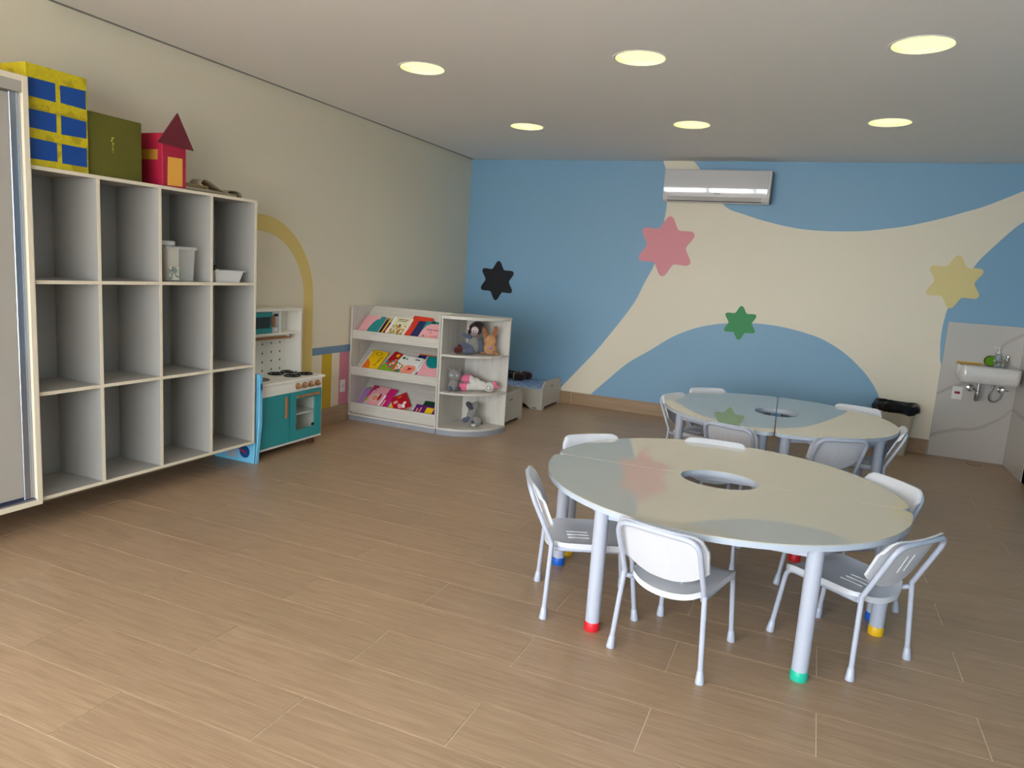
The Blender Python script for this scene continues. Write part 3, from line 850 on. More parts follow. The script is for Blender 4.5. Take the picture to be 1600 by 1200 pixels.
# upper hutch
UT, UF = 1.055, .175
UK1 = -3.163
kb('hutch_side', .02, UF, UK1 - .014, UK1, CT, UT)
kb('hutch_side', .02, UF, K0, K0 + .014, CT, UT)
kb('hutch_top', .02, UF + .002, K0 + .014, UK1 - .014, UT - .016, UT)
kb('hutch_shelf', .02, UF, K0 + .014, UK1 - .014, .862, .876)
kb('hutch_divider', .02, UF - .002, -3.412, -3.400, .876, UT - .016)
bkp = kb('backsplash', .02, .03, K0 + .014, UK1 - .014, CT, UT - .016)
TRI = mat('green_triangle', (40, 120, 96), .6)
for r_, z in enumerate((.778, .708, .640, .572)):
    for c_, y in enumerate((-3.633, -3.535, -3.437, -3.338, -3.242)):
        s = -1 if c_ > 2 else 1
        obj('printed_triangle', PR([(y - .011, z - s * .009), (y + .011, z - s * .009), (y, z + s * .011)], .03, .0306, 'X'), TRI, bkp)
obj('hanging_rail', T([(.15, K0 + .03, .838), (.15, -3.265, .838)], .011, 12), wood_mat('rail_wood', (136, 92, 56), (168, 120, 78), 14, .45, axis='Y'), kt, smooth=True)
obj('rail_bracket', B(.135, .165, -3.31, -3.296, .845, .862), KW, kt)
# toy microwave
mw = obj('microwave', B(.04, UF - .012, -3.835, -3.415, .876, 1.036, bev=.002), KW, kt)
part_label(obj('microwave_door', B(UF - .012, UF - .002, -3.83, -3.495, .880, 1.034, bev=.002), TEAL, mw), 'teal microwave door')
obj('microwave_window', B(UF - .002, UF, -3.79, -3.522, .918, 1.000), mat('smoked_window', (54, 60, 60), .15), mw)
obj('window_bar', B(UF, UF + .001, -3.605, -3.60, .918, 1.0), BLACKR, mw)
part_label(obj('microwave_handle', B(UF - .002, UF + .016, -3.512, -3.482, .925, 1.008, bev=.003), BEECH, mw), 'brown wooden handle')
obj('control_strip', B(UF - .012, UF - .003, -3.493, -3.417, .880, 1.034), mat('control_silver', (196, 196, 196), .35), mw)
obj('display', B(UF - .003, UF - .002, -3.484, -3.432, 1.0, 1.022), BLACKR, mw)
bm = bmesh.new()
for r_ in range(5):
    for c_ in range(3): box(bm, UF - .003, UF - .0024, -3.478 + c_ * .019, -3.468 + c_ * .019, .925 + r_ * .013, .930 + r_ * .013)
obj('keypad', bm, mat('key_grey', (120, 120, 124), .5), mw)
obj('dial', LA([(.012, 0), (.011, .006), (0, .006)], 16, M=Matrix.Translation((UF - .003, -3.456, .902)) @ Matrix.Rotation(R(90), 4, 'Y')), WHITEP, mw, smooth=True)

# ================================================================== BOOKCASE
bc = thing('book_display_shelf', 'low whitewashed bookcase with three sloping tiers of picture books', 'bookcase', (0, 0, 0))
BY0, BY1, BX0, BX1, BH = -2.29, -1.93, .016, .935, 1.04
obj('side_panel', B(BX0, BX0 + .018, BY0, BY1, .06, BH, bev=.001, seg=1), OAK, bc)
obj('side_panel', B(BX1 - .018, BX1, BY0, BY1, .06, BH, bev=.001, seg=1), OAK, bc)
obj('back_panel', B(BX0 + .018, BX1 - .018, BY1 - .012, BY1, .06, BH), OAKX, bc)
obj('base_board', B(BX0, BX1, BY0 - .004, BY1, .045, .06), OAKX, bc)
PLN = mat('plinth_blue_grey', (150, 153, 162), .45)
obj('plinth', B(BX0 + .003, BX1 - .003, BY0 + .004, BY1, .0, .045), PLN, bc)
TIERS = [(.752, .832), (.420, .497), (.078, .166)]
SL = R(40)
for k, (z0, z1) in enumerate(TIERS):
    obj('front_lip', B(BX0 + .018, BX1 - .018, BY0 + .006, BY0 + .022, z0, z1, bev=.001, seg=1), OAKX, bc)
    y0, zz = BY0 + .022, z0 + .012
    dy = BY1 - .012 - y0
    bm = PR([(y0, zz - .012), (y0, zz), (y0 + dy, zz + dy * math.tan(SL)), (y0 + dy, zz + dy * math.tan(SL) - .014)], BX0 + .018, BX1 - .018, 'X')
    obj('sloping_shelf', bm, OAKX, bc)
obj('lower_rail', B(BX0 + .018, BX1 - .018, BY0 + .030, BY0 + .042, .060, .078), OAKX, bc)

# ---- books lying on the slopes
PAGES = mat('paper_pages', (232, 228, 218), .7)
CM = {}
def cov(c, rough=.35):
    k = 'cover_%02x%02x%02x' % c
    return mat(k, c, rough, var=.03)
def book(tier, x, w, h, t, ang, lift, cover, label, art=(), up=0.0):
    """book lying on the slope: x = left edge along the lip; art = list of (material, polygon in unit cover coords)"""
    z0 = TIERS[tier][0] + .012
    base = Vector((x, BY0 + .0235, z0 + .0))
    U = Vector((1, 0, 0)); V = Vector((0, math.cos(SL), math.sin(SL))); Nn = Vector((0, -math.sin(SL), math.cos(SL)))
    a = R(ang)
    h *= 1.07
    low = w * math.sin(-a) if a < 0 else 0
    o = base + V * (up + max(0, low) + .003 + lift * math.tan(SL) * 0) + Nn * (lift + .0006) + Vector((0, .0, 0))
    # clear of the lip
    o += V * (lift * math.tan(SL) + .004)
    u = U * math.cos(a) + V * math.sin(a); v = -U * math.sin(a) + V * math.cos(a)
    if a > 0: o += U * (h * math.sin(a)) * 0
    Mx = Matrix.Identity(4)
    for i in range(3): Mx[i][0], Mx[i][1], Mx[i][2], Mx[i][3] = u[i], v[i], Nn[i], o[i]
    bk = thing('picture_book', label, 'book', group='picture books on the sloping shelves')
    bk.matrix_world = Mx
    obj('pages', B(.003, w - .003, .003, h - .003, .0012, t - .0012), PAGES, bk)
    obj('back_cover', B(0, w, 0, h, 0, .0012), cover, bk)
    obj('front_cover', B(0, w, 0, h, t - .0012, t), cover, bk)
    obj('spine', B(-.001, .0005, 0, h, 0, t), cover, bk)
    for i, (M, pg) in enumerate(art):
        obj('cover_art', PR([(p[0] * w, p[1] * h) for p in pg], t, t + .0003 + .0002 * i, 'Z'), M, bk)
    return bk, w, h, t
def disc(cx, cy, rx, ry, n=20, a0=0, a1=2 * PI): return [(cx + rx * math.cos(a0 + (a1 - a0) * k / n), cy + ry * math.sin(a0 + (a1 - a0) * k / n)) for k in range(n + (0 if a1 - a0 > 6.28 else 1))]
def rect(x0, y0, x1, y1): return [(x0, y0), (x1, y0), (x1, y1), (x0, y1)]
PINK = cov((236, 168, 176)); TEALC = cov((10, 140, 142)); REDC = cov((214, 52, 26)); DRED = cov((186, 20, 40)); WHT = cov((236, 234, 230)); PURP = cov((96, 30, 110)); NAVY = cov((28, 40, 92)); YELC = cov((246, 200, 16)); ORGC = cov((238, 120, 30)); LIME = cov((130, 176, 24)); MAG = cov((202, 34, 110)); LILAC = cov((176, 130, 196)); DKG = cov((14, 62, 36)); CRM = cov((222, 214, 180)); BRN = cov((62, 34, 34)); SKYC = cov((186, 212, 220)); BLK = cov((24, 22, 26)); PEACH = cov((238, 150, 126)); GRNC = cov((48, 140, 60)); OLIVEG = cov((110, 140, 60))
SPK = print_mat('garden_print', [(220, 208, 168), (206, 160, 60), (190, 90, 50), (120, 130, 70), (226, 216, 180), (230, 222, 196)], 75)
JUN = print_mat('jungle_print', [(226, 90, 34), (66, 150, 60), (240, 236, 226), (210, 50, 40), (70, 130, 170), (228, 150, 60)], 55)
# tier 0 (top)
book(0, .085, .22, .245, .012, -1, .0, BLK, 'black-edged book mostly hidden under the pink and teal book', [(YELC, rect(.93, 0, 1, 1)), (JUN, rect(.1, .9, .9, 1))])
book(0, .048, .215, .235, .012, 0, .0125, PINK, 'pink and teal picture book at the left of the top tier', [(TEALC, [(.46, 0), (1, 0), (1, .93), (.93, 1), (.74, 1), (.72, .86), (.6, .82), (.5, .62), (.45, .35)])])
book(0, .30, .12, .20, .008, 0, .0, PURP, 'slim purple and orange book left of the cream garden book', [(ORGC, [(.1, .45), (.6, .4), (.9, .7), (.5, .95), (.2, .8)]), (LILAC, rect(.05, .05, .9, .35))])
book(0, .335, .13, .225, .008, -4, .0085, DRED, 'small red and white book behind the cream garden book', [(WHT, rect(.0, .55, .5, 1))])
b_, w_, h_, t_ = book(0, .345, .19, .235, .012, -1, .0190, WHT, 'cream book with a drawn garden cover in a white border', [(CRM, rect(.12, .0, .93, 1)), (SPK, rect(.14, .03, .9, .62)), (BLK, rect(.25, .88, .8, .91)), (BLK, rect(.3, .80, .75, .825)), (BLK, disc(.52, .6, .06, .05))])
book(0, .505, .205, .285, .010, -3, .0085, REDC, 'large bright red-orange book in the middle of the top tier', [(DRED, [(0, 0), (.16, 0), (.16, .8), (0, .82)]), (WHT, [(.10, .02), (.115, .02), (.15, .6), (.14, .62)])])
book(0, .56, .175, .275, .008, -2, .0, PURP, 'purple book peeking out right of the red-orange book', [])
book(0, .60, .16, .22, .007, -2, .0190, NAVY, 'narrow navy book beside the pink lettered book', [(YELC, disc(.9, .4, .05, .05))])
b_, w_, h_, t_ = book(0, .690, .20, .215, .011, 0, .0265, TEALC, 'pink book with coloured title letters at the right of the top tier', [(PINK, [(0, 0), (1, 0), (1, .82), (.78, .88), (.3, .86), (.12, .76), (.03, .5)]), (DKG, disc(.36, .93, .11, .06)), (MAG, disc(.82, .92, .13, .07))])
for i, (ch, M) in enumerate(zip('BICHOS', (NAVY, SKYC, YELC, ORGC, REDC, NAVY))):
    text('title_letter', ch, .03, M, b_, Matrix.Translation((.045 + i * .025, .045, t_ + .0012)))
text('title_line', 'Onde vivem', .026, BLK, b_, Matrix.Translation((.108, .125, t_ + .0012)))
text('title_line', 'os', .022, BLK, b_, Matrix.Translation((.10, .092, t_ + .0012)))
# tier 1 (middle)
book(1, .075, .17, .26, .009, -3, .0, BRN, 'dark brown book behind the yellow book', [(ORGC, rect(0, 0, .06, 1))])
book(1, .085, .17, .235, .010, -4, .0095, WHT, 'white-edged book under the yellow book', [])
b_, w_, h_, t_ = book(1, .11, .165, .235, .010, -5, .0200, YELC, 'yellow and orange book with dark title at the left of the middle tier', [(ORGC, [(0, 0), (.55, 0), (.35, .35), (0, .55)]), (BLK, rect(.1, 0, .9, .04)), (BRN, disc(.5, .85, .22, .08)), (YELC, disc(.5, .85, .18, .06))])
text('title_line', 'A VISITA', .032, BRN, b_, Matrix.Translation((.125, .125, t_ + .0012)) @ Matrix.Rotation(R(80), 4, 'Z'))
book(1, .275, .16, .10, .008, 0, .0, PINK, 'small pink book low between yellow book and jungle book', [])
book(1, .285, .21, .235, .011, -14, .0085, JUN, 'bright jungle-print book with a red corner, tilted on the middle tier', [(LIME, [(0, 0), (1, 0), (1, .18), (.4, .2), (0, .4)]), (DRED, [(0, .55), (.12, .5), (.5, .78), (.5, 1), (0, 1)]), (YELC, disc(.30, .86, .09, .08)), (WHT, [(.5, .62), (.95, .55), (1, 1), (.5, 1)]), (GRNC, disc(.66, .86, .08, .06)), (BLK, rect(.78, .84, .95, .88)), (GRNC, [(.6, 0), (1, 0), (1, .3), (.8, .25)])])
book(1, .505, .16, .165, .008, 0, .0, OLIVEG, 'olive book behind the white bird book', [(YELC, rect(0, 0, .2, 1))])
book(1, .52, .145, .20, .010, -4, .0295, WHT, 'white and peach book with a dark red bird on the cover', [(PEACH, [(0, 0), (.8, 0), (.98, .3), (.8, .52), (.3, .52), (.05, .42)]), (DRED, [(.3, .16), (.55, .25), (.85, .42), (.6, .34), (.55, .40), (.38, .36), (.44, .26)]), (BLK, rect(.5, .84, .85, .89))])
book(1, .585, .16, .27, .008, -3, .0085, NAVY, 'book with an orange swoosh showing above the white bird book', [(ORGC, [(0, .93), (.5, .97), (1, .9), (1, 1), (0, 1)])], up=.012)
book(1, .615, .10, .21, .012, -4, .0170, SKYC, 'grey-blue and white book between bird book and teal book', [(WHT, rect(.55, 0, .95, 1)), (PURP, disc(.7, .2, .12, .12)), (BLK, disc(.3, .3, .08, .05))])
book(1, .705, .19, .225, .012, 0, .0345, PINK, 'pink book with a big teal half disc at the right of the middle tier', [(TEALC, [(.08, 1)] + disc(.56, .92, .50, .50, 14, PI, 2 * PI) + [(1, 1)])])
# tier 2 (bottom)
book(2, .07, .26, .255, .009, -2, .0, BLK, 'black-backed book behind the magenta girl book', [(LIME, rect(0, .6, .4, 1))])
book(2, .055, .16, .235, .009, -2, .0095, LILAC, 'lilac and lime book at the left of the bottom tier', [(LIME, [(0, 0), (.6, 0), (.5, .12), (0, .2)]), (LIME, [(.3, 1), (.9, .5), (1, .5), (1, 1)])])
b_, w_, h_, t_ = book(2, .125, .265, .24, .010, -4, .0200, MAG, 'magenta and pink book with a fair-haired girl on the cover', [(PINK, [(.0, 0), (.62, 0), (.70, 1), (.25, 1), (.1, .8)]), (LIME, [(0, 0), (.10, .35), (0, .45)]), (SKYC, disc(.12, .1, .10, .08)), (CRM, disc(.33, .48, .17, .19)), (PEACH, disc(.34, .45, .11, .12)), (DRED, disc(.5, .52, .05, .17)), (WHT, rect(.64, .06, .72, .66)), (WHT, rect(.78, .08, .81, .45)), (BLK, rect(.12, .8, .2, .84)), (BLK, rect(.16, .9, .24, .94))])
book(2, .375, .14, .235, .008, -2, .0, SKYC, 'pale blue book partly under the red curvy book', [])
book(2, .392, .17, .125, .008, -16, .0085, YELC, 'yellow book under the red curvy book on the bottom tier', [], up=-.02)
book(2, .505, .155, .185, .010, 40, .0170, DRED, 'red book lying askew with small white figures on the bottom tier', [(ORGC, disc(.55, .86, .16, .05)), (PINK, disc(.38, .3, .12, .16)), (WHT, disc(.58, .22, .10, .14)), (WHT, disc(.72, .38, .10, .08)), (PINK, rect(.1, .55, .35, .7))])
book(2, .715, .175, .20, .009, -1, .0, DKG, 'dark green book at the right end of the bottom tier', [(ORGC, disc(.3, .6, .06, .04)), (LIME, disc(.4, .58, .05, .05))])
book(2, .66, .23, .135, .010, -1, .0095, PURP, 'purple book with a yellow panel at the right of the bottom tier', [(YELC, rect(.50, .04, .82, .86)), (PEACH, rect(.10, .1, .16, .7)), (PEACH, rect(.24, .2, .30, .8))])

# ================================================================== CORNER SHELF UNIT
cu_ = thing('corner_shelf', 'whitewashed quarter-round corner shelf holding soft toys', 'shelf', (0, 0, 0))
QX0, QX1, QY0, QY1 = .940, 1.394, -2.295, -1.815
def qpoly(inset=0, n=20):
    a, b = QX1 - QX0 - .018 - inset, QY1 - QY0 - inset
    c = (QX0 + .018, QY1)
    return [c] + [(c[0] + a * math.cos(-PI / 2 + PI / 2 * k / n), c[1] + b * math.sin(-PI / 2 + PI / 2 * k / n)) for k in range(n + 1)]
obj('side_panel', B(QX0, QX0 + .018, QY0 + .002, QY1, .06, 1.015, bev=.001, seg=1), OAK, cu_)
obj('back_panel', B(QX0 + .018, QX1 - .004, QY1 - .016, QY1, .06, 1.015, bev=.001, seg=1), OAK, cu_)
def full_q(z0, z1, name, M, ins=0):
    p = qpoly(ins); p = [(QX0, QY1), (QX0, QY0 + ins)] + p[1:] + [(QX1 - ins, QY1)]
    return obj(name, PR(p, z0, z1, 'Z'), M, cu_, smooth=30)
full_q(1.015, 1.040, 'top_board', OAKX)
full_q(.045, .063, 'base_board', OAKX)
full_q(.0, .045, 'plinth', PLN, .006)
for z in (.690, .361):
    p = qpoly(.006)
    p = [(x, min(y, QY1 - .016)) for x, y in p]
    obj('shelf_board', PR(p, z, z + .018, 'Z'), OAKX, cu_, smooth=30)

# ================================================================== SOFT TOYS (seen from the right front)
def plush(name, label, loc, rz=R(27)):
    return thing(name, label, 'soft toy', loc, rz, 'soft toys on the corner shelf')
fuz = lambda n, c: mat(n, c, .95, var=.1, scale=40, bump=.3, bscale=300, sheen=.3)
GREYF = fuz('grey_plush', (136, 132, 128)); SLATE = fuz('slate_plush', (84, 92, 112)); BRNF = fuz('dark_brown_plush', (38, 22, 20)); SKIN = fuz('pale_pink_plush', (206, 184, 184)); MUZ = fuz('mauve_plush', (150, 128, 128)); BOOT = fuz('oxblood_plush', (84, 16, 18)); TAN = fuz('tan_plush', (190, 140, 94)); TAND = fuz('rust_plush', (162, 104, 58)); LIL = fuz('lilac_plush', (176, 130, 180)); WHF = fuz('white_plush', (214, 208, 200)); PKF = fuz('pink_plush', (226, 110, 146)); DKF = fuz('charcoal_plush', (70, 70, 76)); EYE = mat('eye_white', (240, 240, 245), .3); PUP = mat('pupil_black', (8, 8, 10), .2); IRIS = mat('eye_blue', (90, 140, 190), .2)
z1 = .709; z2 = .380; z3 = .0635
# monkey
mk = plush('plush_monkey', 'dark-haired plush monkey in grey with dark red boots, top shelf', (1.118, -2.045, z1))
blob('torso', [((.015, 0, .065), (.062, .05, .064)), ((.02, 0, .12), (.048, .04, .045))], GREYF, mk)
hd = blob('head', [((.030, .002, .222), (.064, .05, .060)), ((.046, -.008, .258), (.056, .05, .032)), ((-.012, .0, .19), (.03, .03, .03))], BRNF, mk)
obj('face', BA((.022, -.046, .212), (.034, .014, .034), 14), SKIN, hd, smooth='all')
obj('muzzle', BA((.016, -.046, .178), (.034, .02, .018), 14), MUZ, hd, smooth='all')
for s in (-1, 1):
    obj('ear', BA((.028 + s * .058, -.004, .22), (.014, .01, .017), 12), SKIN, hd, smooth='all')
    obj('eye', BA((.020 + s * .012, -.059, .214), (.008, .004, .014), 10), EYE, hd, smooth='all')
    obj('pupil', BA((.020 + s * .011, -.0625, .209), (.004, .003, .008), 8), PUP, hd, smooth='all')
blob('arm', limb((-.02, -.03, .15), (-.075, -.035, .165), .021, .019), SLATE, mk)
blob('arm', limb((.07, -.005, .12), (.088, -.02, .04), .02, .024), SLATE, mk)
blob('leg', limb((.0, -.035, .055), (-.075, -.055, .085), .026, .024) , SLATE, mk)
blob('leg', limb((.0, -.055, .03), (-.055, -.075, .03), .028, .026), SLATE, mk)
blob('boot', limb((-.095, -.06, .035), (-.125, -.07, .032), .027, .030), BOOT, mk)
blob('boot', limb((-.095, -.03, .07), (-.105, -.035, .055), .022, .022), BOOT, mk)
# upside-down tan dog
dg = plush('plush_dog', 'tan plush dog standing on its head with a lilac nose', (1.262, -1.965, z1))
blob('body', [((.0, -.004, .050), (.062, .055, .050)), ((-.002, .01, .115), (.056, .048, .055)), ((.0, .012, .15), (.045, .038, .028))], TAN, dg)
for s, x in ((-1, -.06), (1, .04)):
    blob('leg', limb((s * .03, .01, .14), (x, -.005, .225 + (.012 if s > 0 else 0)), .022, .021), TAND, dg)
    blob('ear', limb((s * .04, -.015, .022), (s * .07, -.02, .016), .017, .014), TAND, dg)
    obj('eye', BA((.004 + s * .024, -.047, .036), .005, 8), PUP, dg, smooth='all')
obj('nose', BA((.0, -.055, .066), (.017, .009, .012), 12), LIL, dg, smooth='all')
# grey cat
ct = plush('plush_cat', 'grey plush cat with blue eyes sitting at the left of the middle shelf', (1.020, -2.155, z2))
blob('body', [((0, 0, .04), (.048, .042, .042)), ((0, 0, .075), (.042, .038, .03))], GREYF, ct)
hd = blob('head', [((.008, -.006, .140), (.060, .048, .054))], GREYF, ct)
for s in (-1, 1):
    obj('ear', LA([(.018, 0), (.012, .016), (0, .032)], 10, M=Matrix.Translation((.008 + s * .040, 0, .178)) @ Matrix.Rotation(s * .3, 4, 'Y')), GREYF, hd, smooth='all')
    obj('eye', BA((.002 + s * .026, -.048, .142), (.012, .006, .010), 10), EYE, hd, smooth='all')
    obj('iris', BA((.002 + s * .026, -.053, .142), (.006, .003, .006), 8), IRIS, hd, smooth='all')
    blob('paw', limb((s * .032, -.025, .028), (s * .034, -.05, .022), .021, .0215), SLATE if s < 0 else DKF, ct)
obj('nose', BA((.004, -.054, .126), (.004, .003, .003), 8), MUZ, hd, smooth='all')
# unicorn lying on its side
un = plush('plush_unicorn', 'white plush unicorn with pink hooves lying on the middle shelf', (1.195, -2.035, z2), R(22))
blob('body', [((-.02, .01, .062), (.055, .04, .060)), ((.03, .01, .052), (.055, .036, .046)), ((.075, .01, .043), (.03, .028, .033))], WHF, un)
hd = blob('head', [((.105, .0, .046), (.050, .04, .046))], WHF, un)
obj('muzzle', BA((.098, -.034, .046), (.028, .014, .031), 14), WHF, hd, smooth='all')
obj('smile', T([(.098 + .016 * math.cos(a), -.0475, .046 + .018 * math.sin(a)) for a in [PI / 2 + PI * k / 10 for k in range(11)]], .0018, 6), PUP, hd)
for z in (.034, .060): obj('eye', BA((.112, -.045, z), .0035, 8), PUP, hd, smooth='all')
for x, y, z in ((-.105, -.01, .110), (-.125, -.015, .036)):
    lg = blob('leg', limb((-.03, .0, .07 if z > .08 else .04), (x + .04, y, z), .03, .034), WHF, un)
    h_ = blob('hoof', limb((x + .022, y, z), (x - .012, y - .004, z), .036, .033), PKF, lg)
blob('mane', [((.150, .01, .085), (.022, .016, .016)), ((.163, .008, .062), (.016, .014, .018)), ((.152, .008, .038), (.014, .014, .016))], PKF, un)
obj('horn', LA([(.011, 0), (.006, .03), (0, .062)], 12, M=Matrix.Translation((.155, .0, .046)) @ Matrix.Rotation(R(85), 4, 'Y')), PKF, un, smooth=True)
blob('tail', [((-.075, .03, .135), (.03, .016, .014)), ((-.10, .03, .12), (.02, .016, .02))], PKF, un)
# grey wolf on its head
wo = plush('plush_wolf', 'grey plush wolf upside down on the lowest corner shelf', (1.185, -2.035, z3))
blob('body', [((-.03, .02, .085), (.042, .036, .05)), ((-.018, .02, .135), (.044, .036, .05)), ((-.012, .018, .175), (.045, .034, .035))], GREYF, wo)
hd = blob('head', [((.01, -.01, .046), (.056, .045, .044))], GREYF, wo)
obj('ear', LA([(.018, 0), (.010, .02), (0, .03)], 10, M=Matrix.Translation((-.02, -.05, .048)) @ Matrix.Rotation(R(100), 4, 'X')), DKF, hd, smooth='all')
obj('ear', LA([(.018, 0), (.010, .02), (0, .03)], 10, M=Matrix.Translation((.06, -.005, .04)) @ Matrix.Rotation(R(150), 4, 'Y')), DKF, hd, smooth='all')
obj('muzzle_patch', BA((-.006, -.045, .016), (.022, .012, .012), 10), WHF, hd, smooth='all')
blob('leg', limb((-.03, .01, .165), (-.062, .0, .198), .030, .024), DKF, wo)
blob('leg', limb((.005, .02, .17), (.012, .02, .200), .030, .022), GREYF, wo)
blob('leg', limb((-.05, .0, .07), (-.085, -.01, .052), .02, .026), SLATE, wo)

# ================================================================== BEDS
BEDM = mat('bed_laminate', (200, 194, 184), .45, var=.02)
SHEET = print_mat('blue_patterned_sheet', [(128, 152, 200), (136, 162, 206), (144, 170, 210), (168, 188, 220)], 24, .8, 'noise')
def bed(label, x1, y0, y1, L=1.26):
    t = thing('toddler_bed', label, 'bed', (x1, (y0 + y1) / 2, 0), 0, 'low beds behind the corner shelf')
    w = (y1 - y0) / 2
    for x in (-.018, -L):
        prof = [(-w, .0), (-w + .055, .0), (-w + .085, .03), (w - .085, .03), (w - .055, 0), (w, 0), (w, .24), (w - .03, .262), (w - .07, .302), (-w + .07, .302), (-w + .04, .275), (-w, .245)]
        e = obj('end_panel', PR(prof, x, x + .018, 'X'), BEDM, t)
        obj('hand_slot', B(x + .0175, x + .0186, -.05, .03, .228, .238, bev=.0), mat('slot_blue', (88, 92, 128), .5), e)
    for y in (-w + .004, w - .022):
        prof = [(-L + .018, .22), (-L + .018, .0), (-L + .10, .0), (-L + .17, .05), (-.20, .05), (-.13, .0), (-.018, .0), (-.018, .22)]
        sd = obj('side_panel', PR(prof, y, y + .018, 'Y'), BEDM, t)
    obj('name_plate', B(-.11, -.06, -w + .0025, -w + .004, .008, .022), mat('plate_grey', (110, 110, 112), .5), sd)
    obj('slat_base', B(-L + .02, -.02, -w + .024, w - .024, .12, .135), BEDM, t)
    bm = B(-L + .022, -.022, -w + .026, w - .026, .136, .236, bev=.02, seg=3)
    obj('mattress', bm, SHEET, t, smooth=60)
    return t
bed('low white bed with blue patterned mattress against the blue wall', 1.30, -.612, -.02)
bed('low white bed half hidden behind the corner shelf', 1.285, -1.73, -1.145)
# doll lying on the bed
dl_ = thing('rag_doll', 'black-clothed doll with brown shoes lying on the bed', 'doll', (.62, -.27, .237), R(8))
BLKF = fuz('black_cloth', (16, 18, 26)); SHOE = fuz('brown_shoe', (58, 34, 34))
blob('body', [((-.16, 0, .09), (.09, .07, .075)), ((-.05, 0, .08), (.09, .07, .07))] + limb((.0, -.05, .06), (.20, -.06, .045), .045, .035) + limb((.0, .05, .06), (.22, .07, .05), .045, .035), BLKF, dl_, .007)
hd = blob('head', [((-.29, 0, .085), (.075, .07, .075))], fuz('doll_skin', (120, 78, 58)), dl_)
obj('hair', BA((-.315, 0, .095), (.062, .078, .08), 14), BRNF, hd, smooth='all')
for y, x in ((-.065, .235), (.075, .28)):
    s_ = blob('shoe', limb((x, y, .045), (x + .06, y, .045), .046, .044), SHOE, dl_)
    obj('sock_band', T([(x - .026, y + .038 * math.cos(a), .046 + .038 * math.sin(a)) for a in [2 * PI * k / 20 for k in range(20)]], .006, 6, closed=True), mat('sock_cream', (190, 184, 160), .9), s_)

# ================================================================== BIN
bn = thing('waste_bin', 'pale plastic waste bin lined with a black bag by the wall', 'bin', (4.665, -.165, 0))
BINM = mat('bin_plastic', (186, 176, 156), .45, var=.03)
def rrect(hx, hy, r, n=5):
    p = []
    for cx, cy, a in ((hx - r, hy - r, 0), (-hx + r, hy - r, PI / 2), (-hx + r, -hy + r, PI), (hx - r, -hy + r, 1.5 * PI)):
        p += [(cx + r * math.cos(a + PI / 2 * k / n), cy + r * math.sin(a + PI / 2 * k / n)) for k in range(n + 1)]
    return p
def loft(bm, rings, cap0=True, cap1=True):
    rs = [[bm.verts.new(p) for p in r] for r in rings]
    n = len(rs[0])
    for a, b in zip(rs, rs[1:]):
        for j in range(n): bm.faces.new((a[j], a[(j + 1) % n], b[(j + 1) % n], b[j]))
    if cap0: bm.faces.new(rs[0][::-1])
    if cap1: bm.faces.new(rs[-1])
    return bm
rings = [[(x, y, z) for x, y in rrect(.128 + .032 * z / .43, .105 + .02 * z / .43, .04)] for z in (0, .1, .2, .3, .43)]
rings += [[(x * .97, y * .97, z) for x, y, _ in r for z in (zz,)] for r, zz in ((rings[-1], .43), (rings[0], .01))]
obj('bin_body', loft(bmesh.new(), rings), BINM, bn, smooth=40)
for k in range(5):
    x = -.05 + .025 * k
    bm = bmesh.new()
    vs = [bm.verts.new(p) for p in ((x - .006, -.105, .12), (x + .006, -.105, .12), (x + .006, -.128, .37), (x - .006, -.128, .37), (x - .004, -.1155, .13), (x + .004, -.1155, .13), (x + .004, -.1285, .36), (x - .004, -.1285, .36))]
    for q in ((3, 2, 1, 0), (4, 5, 6, 7), (0, 1, 5, 4), (1, 2, 6, 5), (2, 3, 7, 6), (3, 0, 4, 7)): bm.faces.new([vs[i] for i in q])
    obj('panel_rib', bm, BINM, bn)
# bag: crumpled collar folded over the rim
bm = bmesh.new(); rings = []
random.seed(3)
N_ = 56
jit = [random.uniform(-1, 1) for _ in range(N_)]
prof = [(.150, .392, .5), (.172, .390, .7), (.190, .405, 1), (.196, .425, 1), (.192, .455, 1), (.176, .478, .8), (.158, .480, .5), (.146, .455, .4), (.13, .36, .3), (.11, .10, .2)]
for i, (r_, z, am) in enumerate(prof):
    ring = []
    for k in range(N_):
        a = 2 * PI * k / N_
        s = 1 + am * (.035 * math.sin(5 * a + i) + .03 * math.sin(11 * a + 2.1 * i) + .025 * jit[(k + 3 * i) % N_])
        ex = math.copysign(abs(math.cos(a)) ** .7, math.cos(a)); ey = math.copysign(abs(math.sin(a)) ** .7, math.sin(a))
        ring.append((r_ * 1.02 * s * ex, r_ * .80 * s * ey, z + am * (.012 * math.sin(3 * a + 1) + .006 * jit[(2 * k + i) % N_]) - .012 * ex * 0))
    rings.append(ring)
loft(bm, rings, cap0=False, cap1=True)
part_label(obj('bin_bag', bm, mat('black_bag', (10, 10, 12), .28, var=.2, bump=.3, bscale=35), bn, smooth=25), 'glossy black bin bag folded over the rim')

